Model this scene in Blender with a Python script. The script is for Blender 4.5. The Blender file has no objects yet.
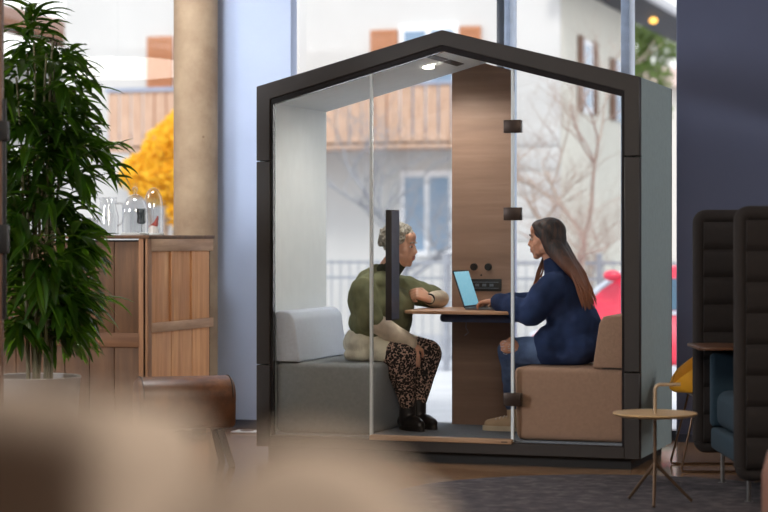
import bpy, bmesh, math, random
from mathutils import Vector, Matrix, Euler, noise
random.seed(7)
sc = bpy.context.scene
COL = sc.collection
PI = math.pi
V = Vector

# ------------------------------------------------------------------ camera model (metres; booth front face is y = 0)
CAM = V((3.32, -10.909, 1.266)); TH = 0.324; FPX = 2024.753; HOR = 238.786
RX = V((math.cos(TH), math.sin(TH), 0)); FW = V((-math.sin(TH), math.cos(TH), 0))
def at(px, py, y):
    d = FW + RX * ((px - 384) / FPX) + V((0, 0, -(py - HOR) / FPX))
    return CAM + d * ((y - CAM.y) / d.y)
def lat(l, d, z=0.0):
    p = CAM + RX * l + FW * d
    return V((p.x, p.y, z))

# ------------------------------------------------------------------ materials
def srgb(r, g, b):
    f = lambda c: (c / 255 / 12.92) if c <= 10 else ((c / 255 + 0.055) / 1.055) ** 2.4
    return (f(r), f(g), f(b), 1)
def newmat(name):
    m = bpy.data.materials.new(name); m.use_nodes = True
    nt = m.node_tree; nt.nodes.clear()
    out = nt.nodes.new('ShaderNodeOutputMaterial')
    return m, nt, out
def L(nt, a, b): nt.links.new(a, b)
def mixcol(nt, fac, a, b):
    n = nt.nodes.new('ShaderNodeMix'); n.data_type = 'RGBA'
    for s, v in ((0, fac), (6, a), (7, b)):
        if hasattr(v, 'links'): L(nt, v, n.inputs[s])
        else: n.inputs[s].default_value = v
    return n.outputs[2]
def coords(nt, scale=(1, 1, 1), rot=(0, 0, 0)):
    tc = nt.nodes.new('ShaderNodeTexCoord'); mp = nt.nodes.new('ShaderNodeMapping')
    mp.inputs['Scale'].default_value = scale; mp.inputs['Rotation'].default_value = rot
    L(nt, tc.outputs['Object'], mp.inputs['Vector']); return mp.outputs['Vector']
def noise_node(nt, vec, scale, detail=4, rough=.55):
    n = nt.nodes.new('ShaderNodeTexNoise'); n.inputs['Scale'].default_value = scale
    n.inputs['Detail'].default_value = detail; n.inputs['Roughness'].default_value = rough
    L(nt, vec, n.inputs['Vector']); return n.outputs['Fac']
def ramp(nt, fac, stops):
    r = nt.nodes.new('ShaderNodeValToRGB'); L(nt, fac, r.inputs['Fac'])
    els = r.color_ramp.elements
    els[0].position, els[0].color = stops[0]; els[1].position, els[1].color = stops[-1]
    for p, c in stops[1:-1]:
        e = els.new(p); e.color = c
    return r.outputs['Color']
def bump(nt, fac, strength, dist=.01):
    b = nt.nodes.new('ShaderNodeBump'); b.inputs['Strength'].default_value = strength; b.inputs['Distance'].default_value = dist
    L(nt, fac, b.inputs['Height']); return b.outputs['Normal']
def princ(nt, out, color, rough=.6, metal=0, normal=None, spec=.5):
    p = nt.nodes.new('ShaderNodeBsdfPrincipled')
    if hasattr(color, 'links'): L(nt, color, p.inputs['Base Color'])
    else: p.inputs['Base Color'].default_value = color
    if hasattr(rough, 'links'): L(nt, rough, p.inputs['Roughness'])
    else: p.inputs['Roughness'].default_value = rough
    p.inputs['Metallic'].default_value = metal; p.inputs['Specular IOR Level'].default_value = spec
    if normal is not None: L(nt, normal, p.inputs['Normal'])
    L(nt, p.outputs[0], out.inputs['Surface']); return p
def M(name, rgb, rough=.6, metal=0, var=.12, scale=14, bmp=0, bscale=120, spec=.5):
    """plain surface with a little procedural mottling"""
    m, nt, out = newmat(name); v = coords(nt); c = srgb(*rgb)
    dark = tuple(x * (1 - var) for x in c[:3]) + (1,); lite = tuple(min(1, x * (1 + var)) for x in c[:3]) + (1,)
    col = ramp(nt, noise_node(nt, v, scale), [(.3, dark), (.7, lite)])
    nrm = bump(nt, noise_node(nt, v, bscale, 2), bmp) if bmp else None
    princ(nt, out, col, rough, metal, nrm, spec); return m
def WOOD(name, a, b, axis='Z', rough=.5, scale=1.0, knots=True, spec=.4, c=None):
    m, nt, out = newmat(name)
    sc3 = {'X': (1.2, 14, 14), 'Y': (14, 1.2, 14), 'Z': (14, 14, 1.2)}[axis]
    v = coords(nt, tuple(s * scale for s in sc3))
    f1 = noise_node(nt, v, 1.6, 6, .6)
    v2 = coords(nt, (2.2 * scale,) * 3)
    f2 = noise_node(nt, v2, 1.5, 3)
    col = ramp(nt, f1, [(.28, srgb(*a)), (.5, srgb(*(c or [(x + y) // 2 for x, y in zip(a, b)]))), (.72, srgb(*b))])
    col = mixcol(nt, ramp(nt, f2, [(.35, (0, 0, 0, 1)), (.75, (.55, .55, .55, 1))]), col, srgb(*a))
    princ(nt, out, col, rough, 0, bump(nt, f1, .25, .004), spec); return m
def GLASS(name, tint=(.95, .96, .96, 1), base=.035):
    m, nt, out = newmat(name)
    tr = nt.nodes.new('ShaderNodeBsdfTransparent'); tr.inputs['Color'].default_value = tint
    gl = nt.nodes.new('ShaderNodeBsdfGlossy'); gl.inputs['Roughness'].default_value = .0
    lw = nt.nodes.new('ShaderNodeLayerWeight'); lw.inputs['Blend'].default_value = .5
    pw = nt.nodes.new('ShaderNodeMath'); pw.operation = 'POWER'; L(nt, lw.outputs['Facing'], pw.inputs[0]); pw.inputs[1].default_value = 4
    ad = nt.nodes.new('ShaderNodeMath'); ad.operation = 'MULTIPLY_ADD'; L(nt, pw.outputs[0], ad.inputs[0]); ad.inputs[1].default_value = .6; ad.inputs[2].default_value = base
    mx = nt.nodes.new('ShaderNodeMixShader'); L(nt, ad.outputs[0], mx.inputs[0]); L(nt, tr.outputs[0], mx.inputs[1]); L(nt, gl.outputs[0], mx.inputs[2])
    L(nt, mx.outputs[0], out.inputs['Surface']); return m
def EMIT(name, rgb, s):
    m, nt, out = newmat(name); v = coords(nt)
    col = ramp(nt, noise_node(nt, v, 5), [(.2, srgb(*[int(x * .97) for x in rgb])), (.8, srgb(*rgb))])
    e = nt.nodes.new('ShaderNodeEmission'); L(nt, col, e.inputs['Color']); e.inputs['Strength'].default_value = s
    L(nt, e.outputs[0], out.inputs['Surface']); return m
def LEAF(name, dark, lite, rough=.35, trans=.35, tcol=None):
    m, nt, out = newmat(name); v = coords(nt)
    n1 = noise_node(nt, v, 7, 3)
    col = ramp(nt, n1, [(.35, srgb(*dark)), (.68, srgb(*lite))])
    p = nt.nodes.new('ShaderNodeBsdfPrincipled'); L(nt, col, p.inputs['Base Color']); p.inputs['Roughness'].default_value = rough
    t = nt.nodes.new('ShaderNodeBsdfTranslucent'); t.inputs['Color'].default_value = srgb(*(tcol or lite))
    mx = nt.nodes.new('ShaderNodeMixShader'); mx.inputs[0].default_value = trans
    L(nt, p.outputs[0], mx.inputs[1]); L(nt, t.outputs[0], mx.inputs[2]); L(nt, mx.outputs[0], out.inputs['Surface']); return m

# ------------------------------------------------------------------ object helpers
def world_of(o):
    m = Matrix.Identity(4)
    while o is not None:
        m = Matrix.LocRotScale(o.location, o.rotation_euler, o.scale) @ m; o = o.parent
    return m
def tag(o, label=None, cat=None, group=None, kind=None):
    if label: o['label'] = label
    if cat: o['category'] = cat
    if group: o['group'] = group
    if kind: o['kind'] = kind
    return o
def thing(name, label, cat, loc=(0, 0, 0), rz=0, group=None, kind=None):
    o = bpy.data.objects.new(name, None); o.empty_display_size = .1
    o.location = loc; o.rotation_euler = (0, 0, rz); COL.objects.link(o)
    return tag(o, label, cat, group, kind)
def part(name, bm, mat, parent=None, local=False, smooth=True, label=None):
    """link a bmesh as one object; bm is in world coordinates unless local"""
    if parent is not None and not local:
        bmesh.ops.transform(bm, matrix=world_of(parent).inverted(), verts=bm.verts)
    me = bpy.data.meshes.new(name); bm.to_mesh(me); bm.free()
    if smooth:
        for p in me.polygons: p.use_smooth = True
        try: me.set_sharp_from_angle(angle=math.radians(38))
        except Exception: pass
    me.materials.append(mat)
    o = bpy.data.objects.new(name, me); COL.objects.link(o)
    if parent is not None: o.parent = parent
    if label: o['label'] = label
    return o
def copy_tree(o, parent=None):
    c = o.copy(); COL.objects.link(c); c.parent = parent
    for ch in list(o.children): copy_tree(ch, c)
    return c
NB = bmesh.new
def box(bm, lo, hi, bev=0, seg=2, rot=None):
    lo, hi = V(lo), V(hi); c = (lo + hi) / 2; s = hi - lo
    g = bmesh.ops.create_cube(bm, size=1); vs = g['verts']
    bmesh.ops.scale(bm, vec=s, verts=vs)
    if bev:
        es = list({e for v in vs for e in v.link_edges})
        r = bmesh.ops.bevel(bm, geom=es, offset=min(bev, min(s) * .49), segments=seg, affect='EDGES', profile=.5)
        vs = list({v for f in r['faces'] for v in f.verts} | {v for v in vs if v.is_valid})
    if rot is not None: bmesh.ops.rotate(bm, cent=(0, 0, 0), matrix=rot, verts=vs)
    bmesh.ops.translate(bm, vec=c, verts=vs); return vs
def prism(bm, poly, axis, a, b):
    """extrude a 2D polygon; axis 'y': poly is (x,z); axis 'z': (x,y); axis 'x': (y,z)"""
    def mk(p, t): return {'y': (p[0], t, p[1]), 'z': (p[0], p[1], t), 'x': (t, p[0], p[1])}[axis]
    A = [bm.verts.new(mk(p, a)) for p in poly]; B = [bm.verts.new(mk(p, b)) for p in poly]
    n = len(poly); fs = [bm.faces.new(A), bm.faces.new(B[::-1])]
    for i in range(n): fs.append(bm.faces.new((A[i], B[i], B[(i + 1) % n], A[(i + 1) % n])))
    bmesh.ops.recalc_face_normals(bm, faces=fs); return A + B
def bevel_all(bm, off, seg=2, ang=25):
    es = [e for e in bm.edges if len(e.link_faces) == 2 and e.calc_face_angle(0) > math.radians(ang)]
    bmesh.ops.bevel(bm, geom=es, offset=off, segments=seg, affect='EDGES', profile=.5)
def tube(bm, pts, rad, n=8, cap=True, flat=None):
    pts = [V(p) for p in pts]
    if not hasattr(rad, '__len__'): rad = [rad] * len(pts)
    rings = []; prev = None
    for i, p in enumerate(pts):
        t = (pts[min(i + 1, len(pts) - 1)] - pts[max(i - 1, 0)])
        t = t.normalized() if t.length > 1e-9 else V((0, 0, 1))
        if prev is None:
            u = t.cross(V((0, 0, 1)));
            if u.length < .05: u = t.cross(V((0, 1, 0)))
        else: u = prev - t * prev.dot(t)
        u.normalize(); prev = u; w = t.cross(u)
        rings.append([bm.verts.new(p + (u * math.cos(2 * PI * k / n) + w * math.sin(2 * PI * k / n) * (flat or 1)) * rad[i]) for k in range(n)])
    for a, b in zip(rings, rings[1:]):
        for k in range(n): bm.faces.new((a[k], a[(k + 1) % n], b[(k + 1) % n], b[k]))
    if cap:
        bm.faces.new(rings[0][::-1]); bm.faces.new(rings[-1])
def lathe(bm, prof, c=(0, 0, 0), n=32, cap0=True, cap1=True):
    rings = [[bm.verts.new((c[0] + r * math.cos(2 * PI * k / n), c[1] + r * math.sin(2 * PI * k / n), c[2] + z)) for k in range(n)] for r, z in prof]
    for a, b in zip(rings, rings[1:]):
        for k in range(n): bm.faces.new((a[k], a[(k + 1) % n], b[(k + 1) % n], b[k]))
    if cap0: bm.faces.new(rings[0][::-1])
    if cap1: bm.faces.new(rings[-1])
def ell(bm, c, r, rot=None, seg=16):
    g = bmesh.ops.create_uvsphere(bm, u_segments=seg, v_segments=max(6, seg * 2 // 3), radius=1); vs = g['verts']
    r = (r, r, r) if not hasattr(r, '__len__') else r
    bmesh.ops.scale(bm, vec=r, verts=vs)
    if rot is not None: bmesh.ops.rotate(bm, cent=(0, 0, 0), matrix=rot, verts=vs)
    bmesh.ops.translate(bm, vec=V(c), verts=vs); return vs
def capsule(bm, p0, r0, p1, r1, n=14, flat=1, k=4):
    p0, p1 = V(p0), V(p1); d = p1 - p0; l = d.length or 1e-6; d = d / l
    pts, rad = [], []
    for i in range(k):
        a = PI / 2 * (1 - i / k) ; pts.append(p0 - d * r0 * math.sin(a)); rad.append(max(1e-4, r0 * math.cos(a)))
    pts.append(p0); rad.append(r0); pts.append(p1); rad.append(r1)
    for i in range(1, k + 1):
        a = PI / 2 * i / k; pts.append(p1 + d * r1 * math.sin(a)); rad.append(max(1e-4, r1 * math.cos(a)))
    tube(bm, pts, rad, n, True, flat)
def chain(bm, pts, rads, n=14):
    for (a, ra), (b, rb) in zip(zip(pts, rads), list(zip(pts, rads))[1:]): capsule(bm, a, ra, b, rb, n)
def remesh(bm, voxel, smooth=4, fac=.5):
    """fuse overlapping closed shapes into one continuous skin"""
    me = bpy.data.meshes.new('tmp'); bm.to_mesh(me); bm.free()
    o = bpy.data.objects.new('tmp', me); COL.objects.link(o)
    md = o.modifiers.new('r', 'REMESH'); md.mode = 'VOXEL'; md.voxel_size = voxel; md.adaptivity = 0
    if smooth:
        s = o.modifiers.new('s', 'SMOOTH'); s.factor = fac; s.iterations = smooth
    dg = bpy.context.evaluated_depsgraph_get(); dg.update()
    ev = o.evaluated_get(dg); m2 = bpy.data.meshes.new_from_object(ev)
    bpy.data.objects.remove(o); bpy.data.meshes.remove(me)
    b2 = NB(); b2.from_mesh(m2); bpy.data.meshes.remove(m2); return b2
def frame_rot(f, u):
    """matrix whose columns are forward, side, up"""
    f = V(f).normalized(); u = V(u); u = (u - f * u.dot(f)).normalized(); s = u.cross(f)
    return Matrix((f, s, u)).transposed()

# ------------------------------------------------------------------ shared materials
m_char = M('charcoal_lacquer', (43, 37, 34), .55, var=.06)
m_black = M('matt_black', (16, 16, 17), .5)
m_glass = GLASS('booth_glass', (.99, .993, .993, 1), .013)
m_wglass = GLASS('window_glass', (.985, .99, .99, 1), .04)
m_steel = M('brushed_steel', (150, 150, 150), .35, 1)

# ================================================================== ROOM
WY = 1.65          # face of the window wall
m_floor, nt, out = newmat('oiled_plank_floor')
v = coords(nt, (1, 1, 1), (0, 0, .25))
br = nt.nodes.new('ShaderNodeTexBrick'); L(nt, v, br.inputs['Vector']); br.inputs['Scale'].default_value = 1
br.inputs['Brick Width'].default_value = 1.9; br.inputs['Row Height'].default_value = .18; br.inputs['Mortar Size'].default_value = .003
br.inputs['Color1'].default_value = srgb(146, 112, 82); br.inputs['Color2'].default_value = srgb(128, 96, 70); br.inputs['Mortar'].default_value = srgb(70, 52, 40)
g = noise_node(nt, coords(nt, (1.5, 22, 1), (0, 0, .25)), 2, 5)
fc = mixcol(nt, ramp(nt, g, [(.35, (0, 0, 0, 1)), (.8, (.45, .45, .45, 1))]), br.outputs['Color'], srgb(88, 64, 46))
princ(nt, out, fc, .17, 0, bump(nt, g, .05, .003), .55)
m_wallblue = M('lit_blue_plaster', (176, 190, 218), .75, var=.04, scale=2, bmp=.05, bscale=60)  # lit copy of the wall colour, cool light put into it
m_wallshade = M('shaded_blue_plaster', (84, 90, 116), .8, var=.04, scale=2, bmp=.05, bscale=60)  # shaded copy of the same wall, shade put into its colour
m_ceil = M('white_ceiling', (205, 200, 192), .9, var=.03)
m_rear = M('warm_rear_wall', (120, 88, 64), .8, var=.08, scale=2)
m_base = M('dark_baseboard', (52, 58, 74), .5)
m_mull = M('dark_window_metal', (54, 62, 74), .4)
m_mull2 = M('pale_blue_window_metal', (150, 168, 196), .4)

def struct(name, lo, hi, mat, bev=0):
    bm = NB(); box(bm, lo, hi, bev); return tag(part(name, bm, mat), kind='structure')
struct('floor', (-7, -14, -.12), (7, 1.95, 0), m_floor)
struct('ceiling', (-7, -14, 3.3), (7, 2.3, 3.45), m_ceil)
struct('wall_left', (-7.2, -14, 0), (-7, 1.95, 3.3), m_ceil)
struct('wall_right', (6.8, -14, 0), (7, 1.95, 3.3), m_ceil)
struct('wall_front', (-7, -14.2, 0), (7, -14, 3.3), m_rear)
struct('wall_back_pier', (-2.1, WY, 0), (-1.55, WY + .12, 3.3), m_wallblue, .01)
struct('wall_back_right', (1.022, WY, 0), (7, WY + .3, 3.3), m_wallshade, .03)
struct('wall_back_far_left', (-7, WY, 0), (-5.2, WY + .3, 3.3), m_wallblue, .01)
struct('wall_back_lintel', (-5.2, WY, 3.12), (1.022, WY + .3, 3.3), m_wallblue)
struct('baseboard_left', (-2.1, WY - .015, 0), (-1.55, WY, .055), m_base)
struct('baseboard_right', (1.022, WY - .015, 0), (7, WY, .05), m_base)

def window(name, x0, x1, mulls):
    w = thing(name, None, None, ((x0 + x1) / 2, 1.8, 0), kind='structure')
    bm = NB()
    box(bm, (x0, 1.74, 0), (x1, 1.86, .06)); box(bm, (x0, 1.74, 3.06), (x1, 1.86, 3.12))
    part('window_frame', bm, m_mull, w)
    for (a, b, mm) in mulls:
        bm = NB(); box(bm, (a, 1.72, .06), (b, 1.9, 3.06), .004); part('mullion', bm, mm, w)
    bm = NB(); box(bm, (x0, 1.795, .06), (x1, 1.803, 3.06)); part('pane', bm, m_wglass, w)
    return w
window('window_1', -5.2, -2.1, [(-4.3, -4.22, m_mull)])
window('window_2', -1.55, 1.022, [(-.155, -.105, m_mull), (-.105, -.066, m_mull2), (.66, .715, m_mull2)])

# round concrete column
m_colm, nt, out = newmat('bare_concrete'); v = coords(nt)
n1 = noise_node(nt, v, 3, 6, .65); n2 = noise_node(nt, coords(nt, (1, 1, .15)), 9, 3)
cc = ramp(nt, n1, [(.3, srgb(132, 108, 86)), (.7, srgb(170, 148, 122))])
vo = nt.nodes.new('ShaderNodeTexVoronoi'); vo.inputs['Scale'].default_value = 7; L(nt, v, vo.inputs['Vector'])
cc = mixcol(nt, ramp(nt, vo.outputs['Distance'], [(.03, (.8, .8, .8, 1)), (.07, (0, 0, 0, 1))]), cc, srgb(110, 84, 62))
princ(nt, out, cc, .8, 0, bump(nt, n2, .15, .01))
bm = NB(); lathe(bm, [(.147, 0), (.147, 3.3)], (-2.168, 1.49, 0), 48)
tag(part('concrete_column', bm, m_colm), 'round bare concrete column standing behind the wooden cabinet', 'column')

# ================================================================== MEETING BOOTH
m_felt = M('grey_green_felt', (136, 148, 148), .9, var=.05, scale=30, bmp=.1, bscale=300)
m_lining = M('pale_grey_lining', (226, 231, 232), .85, var=.03, bmp=.06, bscale=250)
m_bwood = WOOD('booth_oak_veneer', (130, 104, 89), (158, 131, 114), 'X', .45, .8)
m_sill = WOOD('pale_sill_wood', (150, 118, 92), (190, 158, 128), 'X', .5)
m_carpet = M('grey_booth_carpet', (122, 128, 136), .95, var=.2, scale=60, bmp=.4, bscale=200)
m_edge = M('polished_glass_edge', (226, 236, 242), .15, var=.03, spec=.8)
m_mirror = M('dark_gloss_channel', (38, 36, 38), .18)
booth = thing('meeting_booth', 'dark framed house shaped glass meeting booth with pitched roof', 'meeting booth', (0, .48, 0))
W2, HS, HP = 1.1255, 2.15, 2.442           # outer half width, eaves, ridge
IW, IHS, IHP = 1.042, 2.075, 2.357
def zo(x): return HP - (HP - HS) * abs(x) / W2
def zi(x): return IHP - (IHP - IHS) * abs(x) / IW
bm = NB(); box(bm, (-1.07, .05, 0), (1.07, .93, .062)); part('plinth', bm, m_black, booth)
def fseg(poly, y0=0, y1=.055, mat=m_char, name='frame_segment'):
    bm = NB(); prism(bm, poly, 'y', y0, y1); bevel_all(bm, .003, 1); part(name, bm, mat, booth)
S1, S2, g = .536, 1.716, .003
for s in (-1, 1):
    fseg([(s * IW, .062), (s * W2, .062), (s * W2, S1 - g), (s * IW, S1 - g)])
    fseg([(s * IW, S1 + g), (s * W2, S1 + g), (s * W2, S2 - g), (s * IW, S2 - g)])
fseg([(-W2, S2 + g), (-W2, HS), (0, HP), (W2, HS), (W2, S2 + g), (IW, S2 + g), (IW, IHS), (0, IHP), (-IW, IHS), (-IW, S2 + g)])
fseg([(-IW, .062), (IW, .062), (IW, .128), (-IW, .128)])
for s in (-1, 1):                                  # dark channel the glass sits in
    bm = NB(); prism(bm, [(0, IHP), (s * IW, IHS), (s * IW, IHS - .034), (0, IHP - .034)], 'y', .012, .05)
    box(bm, (min(s * IW, s * (IW - .016)), .012, .128), (max(s * IW, s * (IW - .016)), .05, IHS - .03)); part('glazing_channel', bm, m_mirror, booth)
    # outer skin, lining, roof
    bm = NB(); box(bm, (min(s * W2, s * 1.075), .055, .062), (max(s * W2, s * 1.075), .95, HS)); part('side_panel', bm, m_felt, booth)
    bm = NB(); box(bm, (min(s * 1.04, s * 1.072), .055, .12), (max(s * 1.04, s * 1.072), .945, 2.11)); part('side_lining', bm, m_lining, booth)
    bm = NB(); prism(bm, [(0, HP), (s * 1.0745, zo(1.0745)), (s * 1.0745, zo(1.0745) - .03), (0, HP - .03)], 'y', .055, .95); part('roof_panel', bm, m_char, booth)
    bm = NB(); prism(bm, [(0, IHP - .022), (s * 1.045, IHS - .02), (s * 1.045, IHS + .02), (0, IHP + .02)], 'y', .055, .945); part('roof_lining', bm, m_lining, booth)
    bm = NB(); box(bm, (min(s * W2, s * 1.06), .95, .062), (max(s * W2, s * 1.06), .966, HS - .02))
    prism(bm, [(0, HP), (s * W2, HS), (s * W2, HS - .06), (0, HP - .06)], 'y', .95, .966); part('rear_frame', bm, m_black, booth)
bm = NB(); box(bm, (-1.04, .055, .1), (1.04, .945, .14)); part('carpet_floor', bm, m_carpet, booth)
bm = NB(); box(bm, (-.428, -.012, .122), (.408, .052, .148), .003); part('door_sill', bm, m_sill, booth)
bm = NB(); box(bm, (.35, -.0135, .132), (.385, -.0115, .137)); part('sill_plate', bm, m_black, booth)
bm = NB(); prism(bm, [(-.207, .14), (.165, .14), (.165, zi(.165) - .03), (0, zi(0) - .03), (-.207, zi(.207) - .03)], 'y', .89, .93)
wp = part('rear_wood_panel', bm, m_bwood, booth)
for s, a in ((-1, .222), (1, .167)):
    bm = NB(); prism(bm, [(s * a, .14), (s * 1.04, .14), (s * 1.04, zi(1.04) - .03), (s * a, zi(a) - .03)], 'y', .925, .933); part('rear_pane', bm, m_glass, booth)
def gpane(x0, x1, nm, y0=.026, y1=.036, z0=.128):
    xs = [x0] + ([0] if x0 < 0 < x1 else []) + [x1]
    bm = NB(); prism(bm, [(x0, z0), (x1, z0)] + [(x, zi(x) - .012) for x in xs[::-1]], 'y', y0, y1); return part(nm, bm, m_glass, booth)
gpane(-1.03, -.436, 'fixed_pane'); gpane(.412, 1.03, 'fixed_pane')
door = gpane(-.42, .397, 'glass_door', z0=.15)
for x in (-.429, .404):
    bm = NB(); box(bm, (x - .008, .02, .135), (x + .008, .042, zi(x) - .01)); part('glass_edge_strip', bm, m_edge, booth)
m_hinge = M('bronze_hinge', (62, 50, 44), .4, .6)
for z in (1.893, 1.405, .37):
    bm = NB(); box(bm, (.356, .008, z - .036), (.455, .052, z + .036), .003); part('hinge', bm, m_hinge, door)
bm = NB(); box(bm, (-.312, -.07, .805), (-.276, .075, 1.43), .004); part('door_handle', bm, M('dark_bronze_bar', (40, 35, 34), .45), door)
bm = NB()
for z in range(30): box(bm, (-.276, -.012, .83 + z * .0195), (-.2745, .012, .838 + z * .0195))
box(bm, (-.2765, -.065, .812), (-.275, .07, 1.424)); part('handle_side_plate', bm, M('slate_blue_metal', (88, 100, 124), .4), door)
bm = NB(); ex = V((-.21, .42, zi(.21) - .036))
lathe(bm, [(.001, 0), (.032, 0), (.034, .012), (.001, .012)], (ex.x, ex.y, ex.z), 24, False, False); part('ceiling_light', bm, EMIT('downlight_glow', (255, 246, 228), 14), booth)
for a, b in ((.12, .40), (.43, .72)):
    bm = NB(); prism(bm, [(-.125, zi(.125) - .0245), (-.08, zi(.08) - .0245), (-.08, zi(.08) - .019), (-.125, zi(.125) - .019)], 'y', a, b); part('ceiling_vent', bm, m_black, booth)
for x in (-.067, .023):
    bm = NB(); tube(bm, [(x, .875, 1.096), (x, .892, 1.096)], [.021, .023], 20); part('dial', bm, m_black, wp)
bm = NB(); tube(bm, [(-.021, .886, 1.046), (-.021, .892, 1.046)], .006, 12); part('sensor', bm, m_black, wp)
bm = NB(); box(bm, (-.085, .88, .949), (.106, .892, 1.024), .004); sp = part('socket_panel', bm, m_black, wp)
bm = NB()
for z in (.968, 1.004): box(bm, (-.07, .878, z - .002), (.09, .881, z + .002))
for x in (-.045, .0, .045): box(bm, (x - .012, .878, .978), (x + .012, .881, .994))
part('socket_inlay', bm, M('grey_inlay', (96, 104, 116), .4), sp)

# benches
def bench(name, label, s, mat_seat, mat_back, group=None):
    t = thing(name, label, 'bench', (s * .73, .47, .14))
    bm = NB(); box(bm, (min(s * 1.035, s * (.418 if s < 0 else .398)), .062, .142), (max(s * 1.035, s * (.418 if s < 0 else .398)), .885, .548), .035, 4)
    # the end face leans in a touch toward the floor
    for vv in bm.verts:
        if abs(vv.co.x) < .5: vv.co.x += s * (.548 - vv.co.z) * .04
    part('seat', bm, mat_seat, t)
    bk = .878 if s < 0 else .848
    prof = [(s * 1.034, .55), (s * bk, .55), (s * (bk + .037), .80), (s * (bk + .062), .838), (s * .98, .845), (s * 1.034, .845)]
    bm = NB(); prism(bm, prof, 'y', .066, .885); bevel_all(bm, .014, 3, 20); part('backrest', bm, mat_back, t)
    bm = NB(); box(bm, (min(s * 1.03, s * .9), .07, .5485), (max(s * 1.03, s * .9), .88, .552)); part('seam', bm, m_black, t)
    return t
m_bgrey = M('light_grey_wool', (138, 142, 144), .95, var=.08, scale=60, bmp=.25, bscale=420)
m_bcool = M('cool_lit_grey_wool', (204, 212, 226), .95, var=.06, scale=60, bmp=.25, bscale=420)  # grey wool of the left back with cool light painted in
m_bwarm = M('warm_lit_grey_wool', (152, 122, 102), .95, var=.08, scale=60, bmp=.25, bscale=420)  # grey wool with a warm light tint painted into its colour
bench('upholstered_bench', 'grey upholstered bench, its back painted in cool light, under the woman in the green sweater', -1, m_bgrey, m_bcool)
bench('upholstered_bench', 'grey upholstered bench painted in warm light under the woman in the navy sweater', 1, m_bwarm, m_bwarm)

# table on the wood panel
tb = thing('fixed_table', 'thin pale wood table fixed to the wood panel between the benches', 'table', (-.02, .6, .14))
TZ = .852
bm = NB(); prism(bm, [(-.25, .22), (.29, .22), (.375, .30), (.375, .888), (-.32, .888), (-.32, .30)], 'z', TZ - .02, TZ); bevel_all(bm, .006, 2, 40)
part('table_top', bm, WOOD('table_oak', (170, 128, 98), (206, 166, 134), 'X', .4), tb)
bm = NB(); box(bm, (-.12, .34, TZ - .07), (.33, .888, TZ - .021), .02, 3); part('support_bracket', bm, M('navy_metal', (52, 66, 100), .4), tb)
bm = NB(); tube(bm, [(-.03, .60, TZ - .07), (-.035, .6, TZ - .11), (-.02, .61, TZ - .14), (-.05, .63, TZ - .16)], .003, 6); part('cable', bm, m_steel, tb)

# laptop
lp = thing('laptop', 'open silver laptop with a light blue screen on the booth table', 'laptop', (.1, .58, TZ))
m_alu = M('silver_aluminium', (150, 152, 158), .35, .8)
hx, y0, y1 = .012, .42, .74
bm = NB(); box(bm, (hx, y0, TZ + .001), (hx + .225, y1, TZ + .014), .004); lb = part('keyboard_base', bm, m_alu, lp)
bm = NB()
for i in range(5):
    for j in range(13):
        cx, cy = hx + .03 + i * .02, y0 + .022 + j * .0225
        box(bm, (cx, cy, TZ + .014), (cx + .016, cy + .018, TZ + .0155))
part('keys', bm, m_black, lb)
bm = NB(); box(bm, (hx + .145, y0 + .1, TZ + .0138), (hx + .21, y1 - .1, TZ + .0145)); part('trackpad', bm, M('pad_grey', (170, 172, 176), .3), lb)
rot = Matrix.Rotation(-math.radians(18.5), 3, 'Y')
def lidbox(lo, hi, bev=0):
    b = NB(); box(b, lo, hi, bev)
    bmesh.ops.rotate(b, cent=(0, 0, 0), matrix=rot, verts=b.verts); bmesh.ops.translate(b, vec=(hx, 0, TZ + .012), verts=b.verts); return b
ld = part('lid', lidbox((-.007, y0, 0), (0, y1, .228), .003), M('lid_dark', (58, 60, 68), .4, .5), lp)
m_scr, nt, out = newmat('screen_glow'); v = coords(nt)
sepn = nt.nodes.new('ShaderNodeSeparateXYZ'); L(nt, v, sepn.inputs[0])
scol = ramp(nt, sepn.outputs['Z'], [(.0, srgb(120, 176, 196)), (.25, srgb(150, 206, 224))])
vb = nt.nodes.new('ShaderNodeTexVoronoi'); vb.inputs['Scale'].default_value = 55; L(nt, v, vb.inputs['Vector'])
scol = mixcol(nt, ramp(nt, vb.outputs['Distance'], [(.1, (.35, .35, .35, 1)), (.3, (0, 0, 0, 1))]), scol, srgb(225, 240, 245))
em = nt.nodes.new('ShaderNodeEmission'); L(nt, scol, em.inputs[0]); em.inputs[1].default_value = .75; L(nt, em.outputs[0], out.inputs['Surface'])
part('screen', lidbox((.0005, y0 + .008, .012), (.0015, y1 - .008, .22)), m_scr, ld)

# ================================================================== PEOPLE
def SKIN(name, rgb):
    m, nt, out = newmat(name); v = coords(nt)
    col = ramp(nt, noise_node(nt, v, 18, 4), [(.3, srgb(*[int(c * .92) for c in rgb])), (.7, srgb(*rgb))])
    p = princ(nt, out, col, .5); p.inputs['Subsurface Weight'].default_value = .08; p.inputs['Subsurface Radius'].default_value = (.012, .006, .004); return m
def KNIT(name, rgb, sc_=90):
    m, nt, out = newmat(name); v = coords(nt)
    w = nt.nodes.new('ShaderNodeTexWave'); w.inputs['Scale'].default_value = sc_; w.inputs['Distortion'].default_value = 3; w.bands_direction = 'X'; L(nt, v, w.inputs['Vector'])
    n1 = noise_node(nt, v, 7, 4)
    c = srgb(*rgb)
    col = ramp(nt, n1, [(.3, tuple(x * .62 for x in c[:3]) + (1,)), (.72, tuple(min(1, x * 1.3) for x in c[:3]) + (1,))])
    princ(nt, out, col, .95, 0, bump(nt, w.outputs['Fac'], .3, .004), .15); return m
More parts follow.
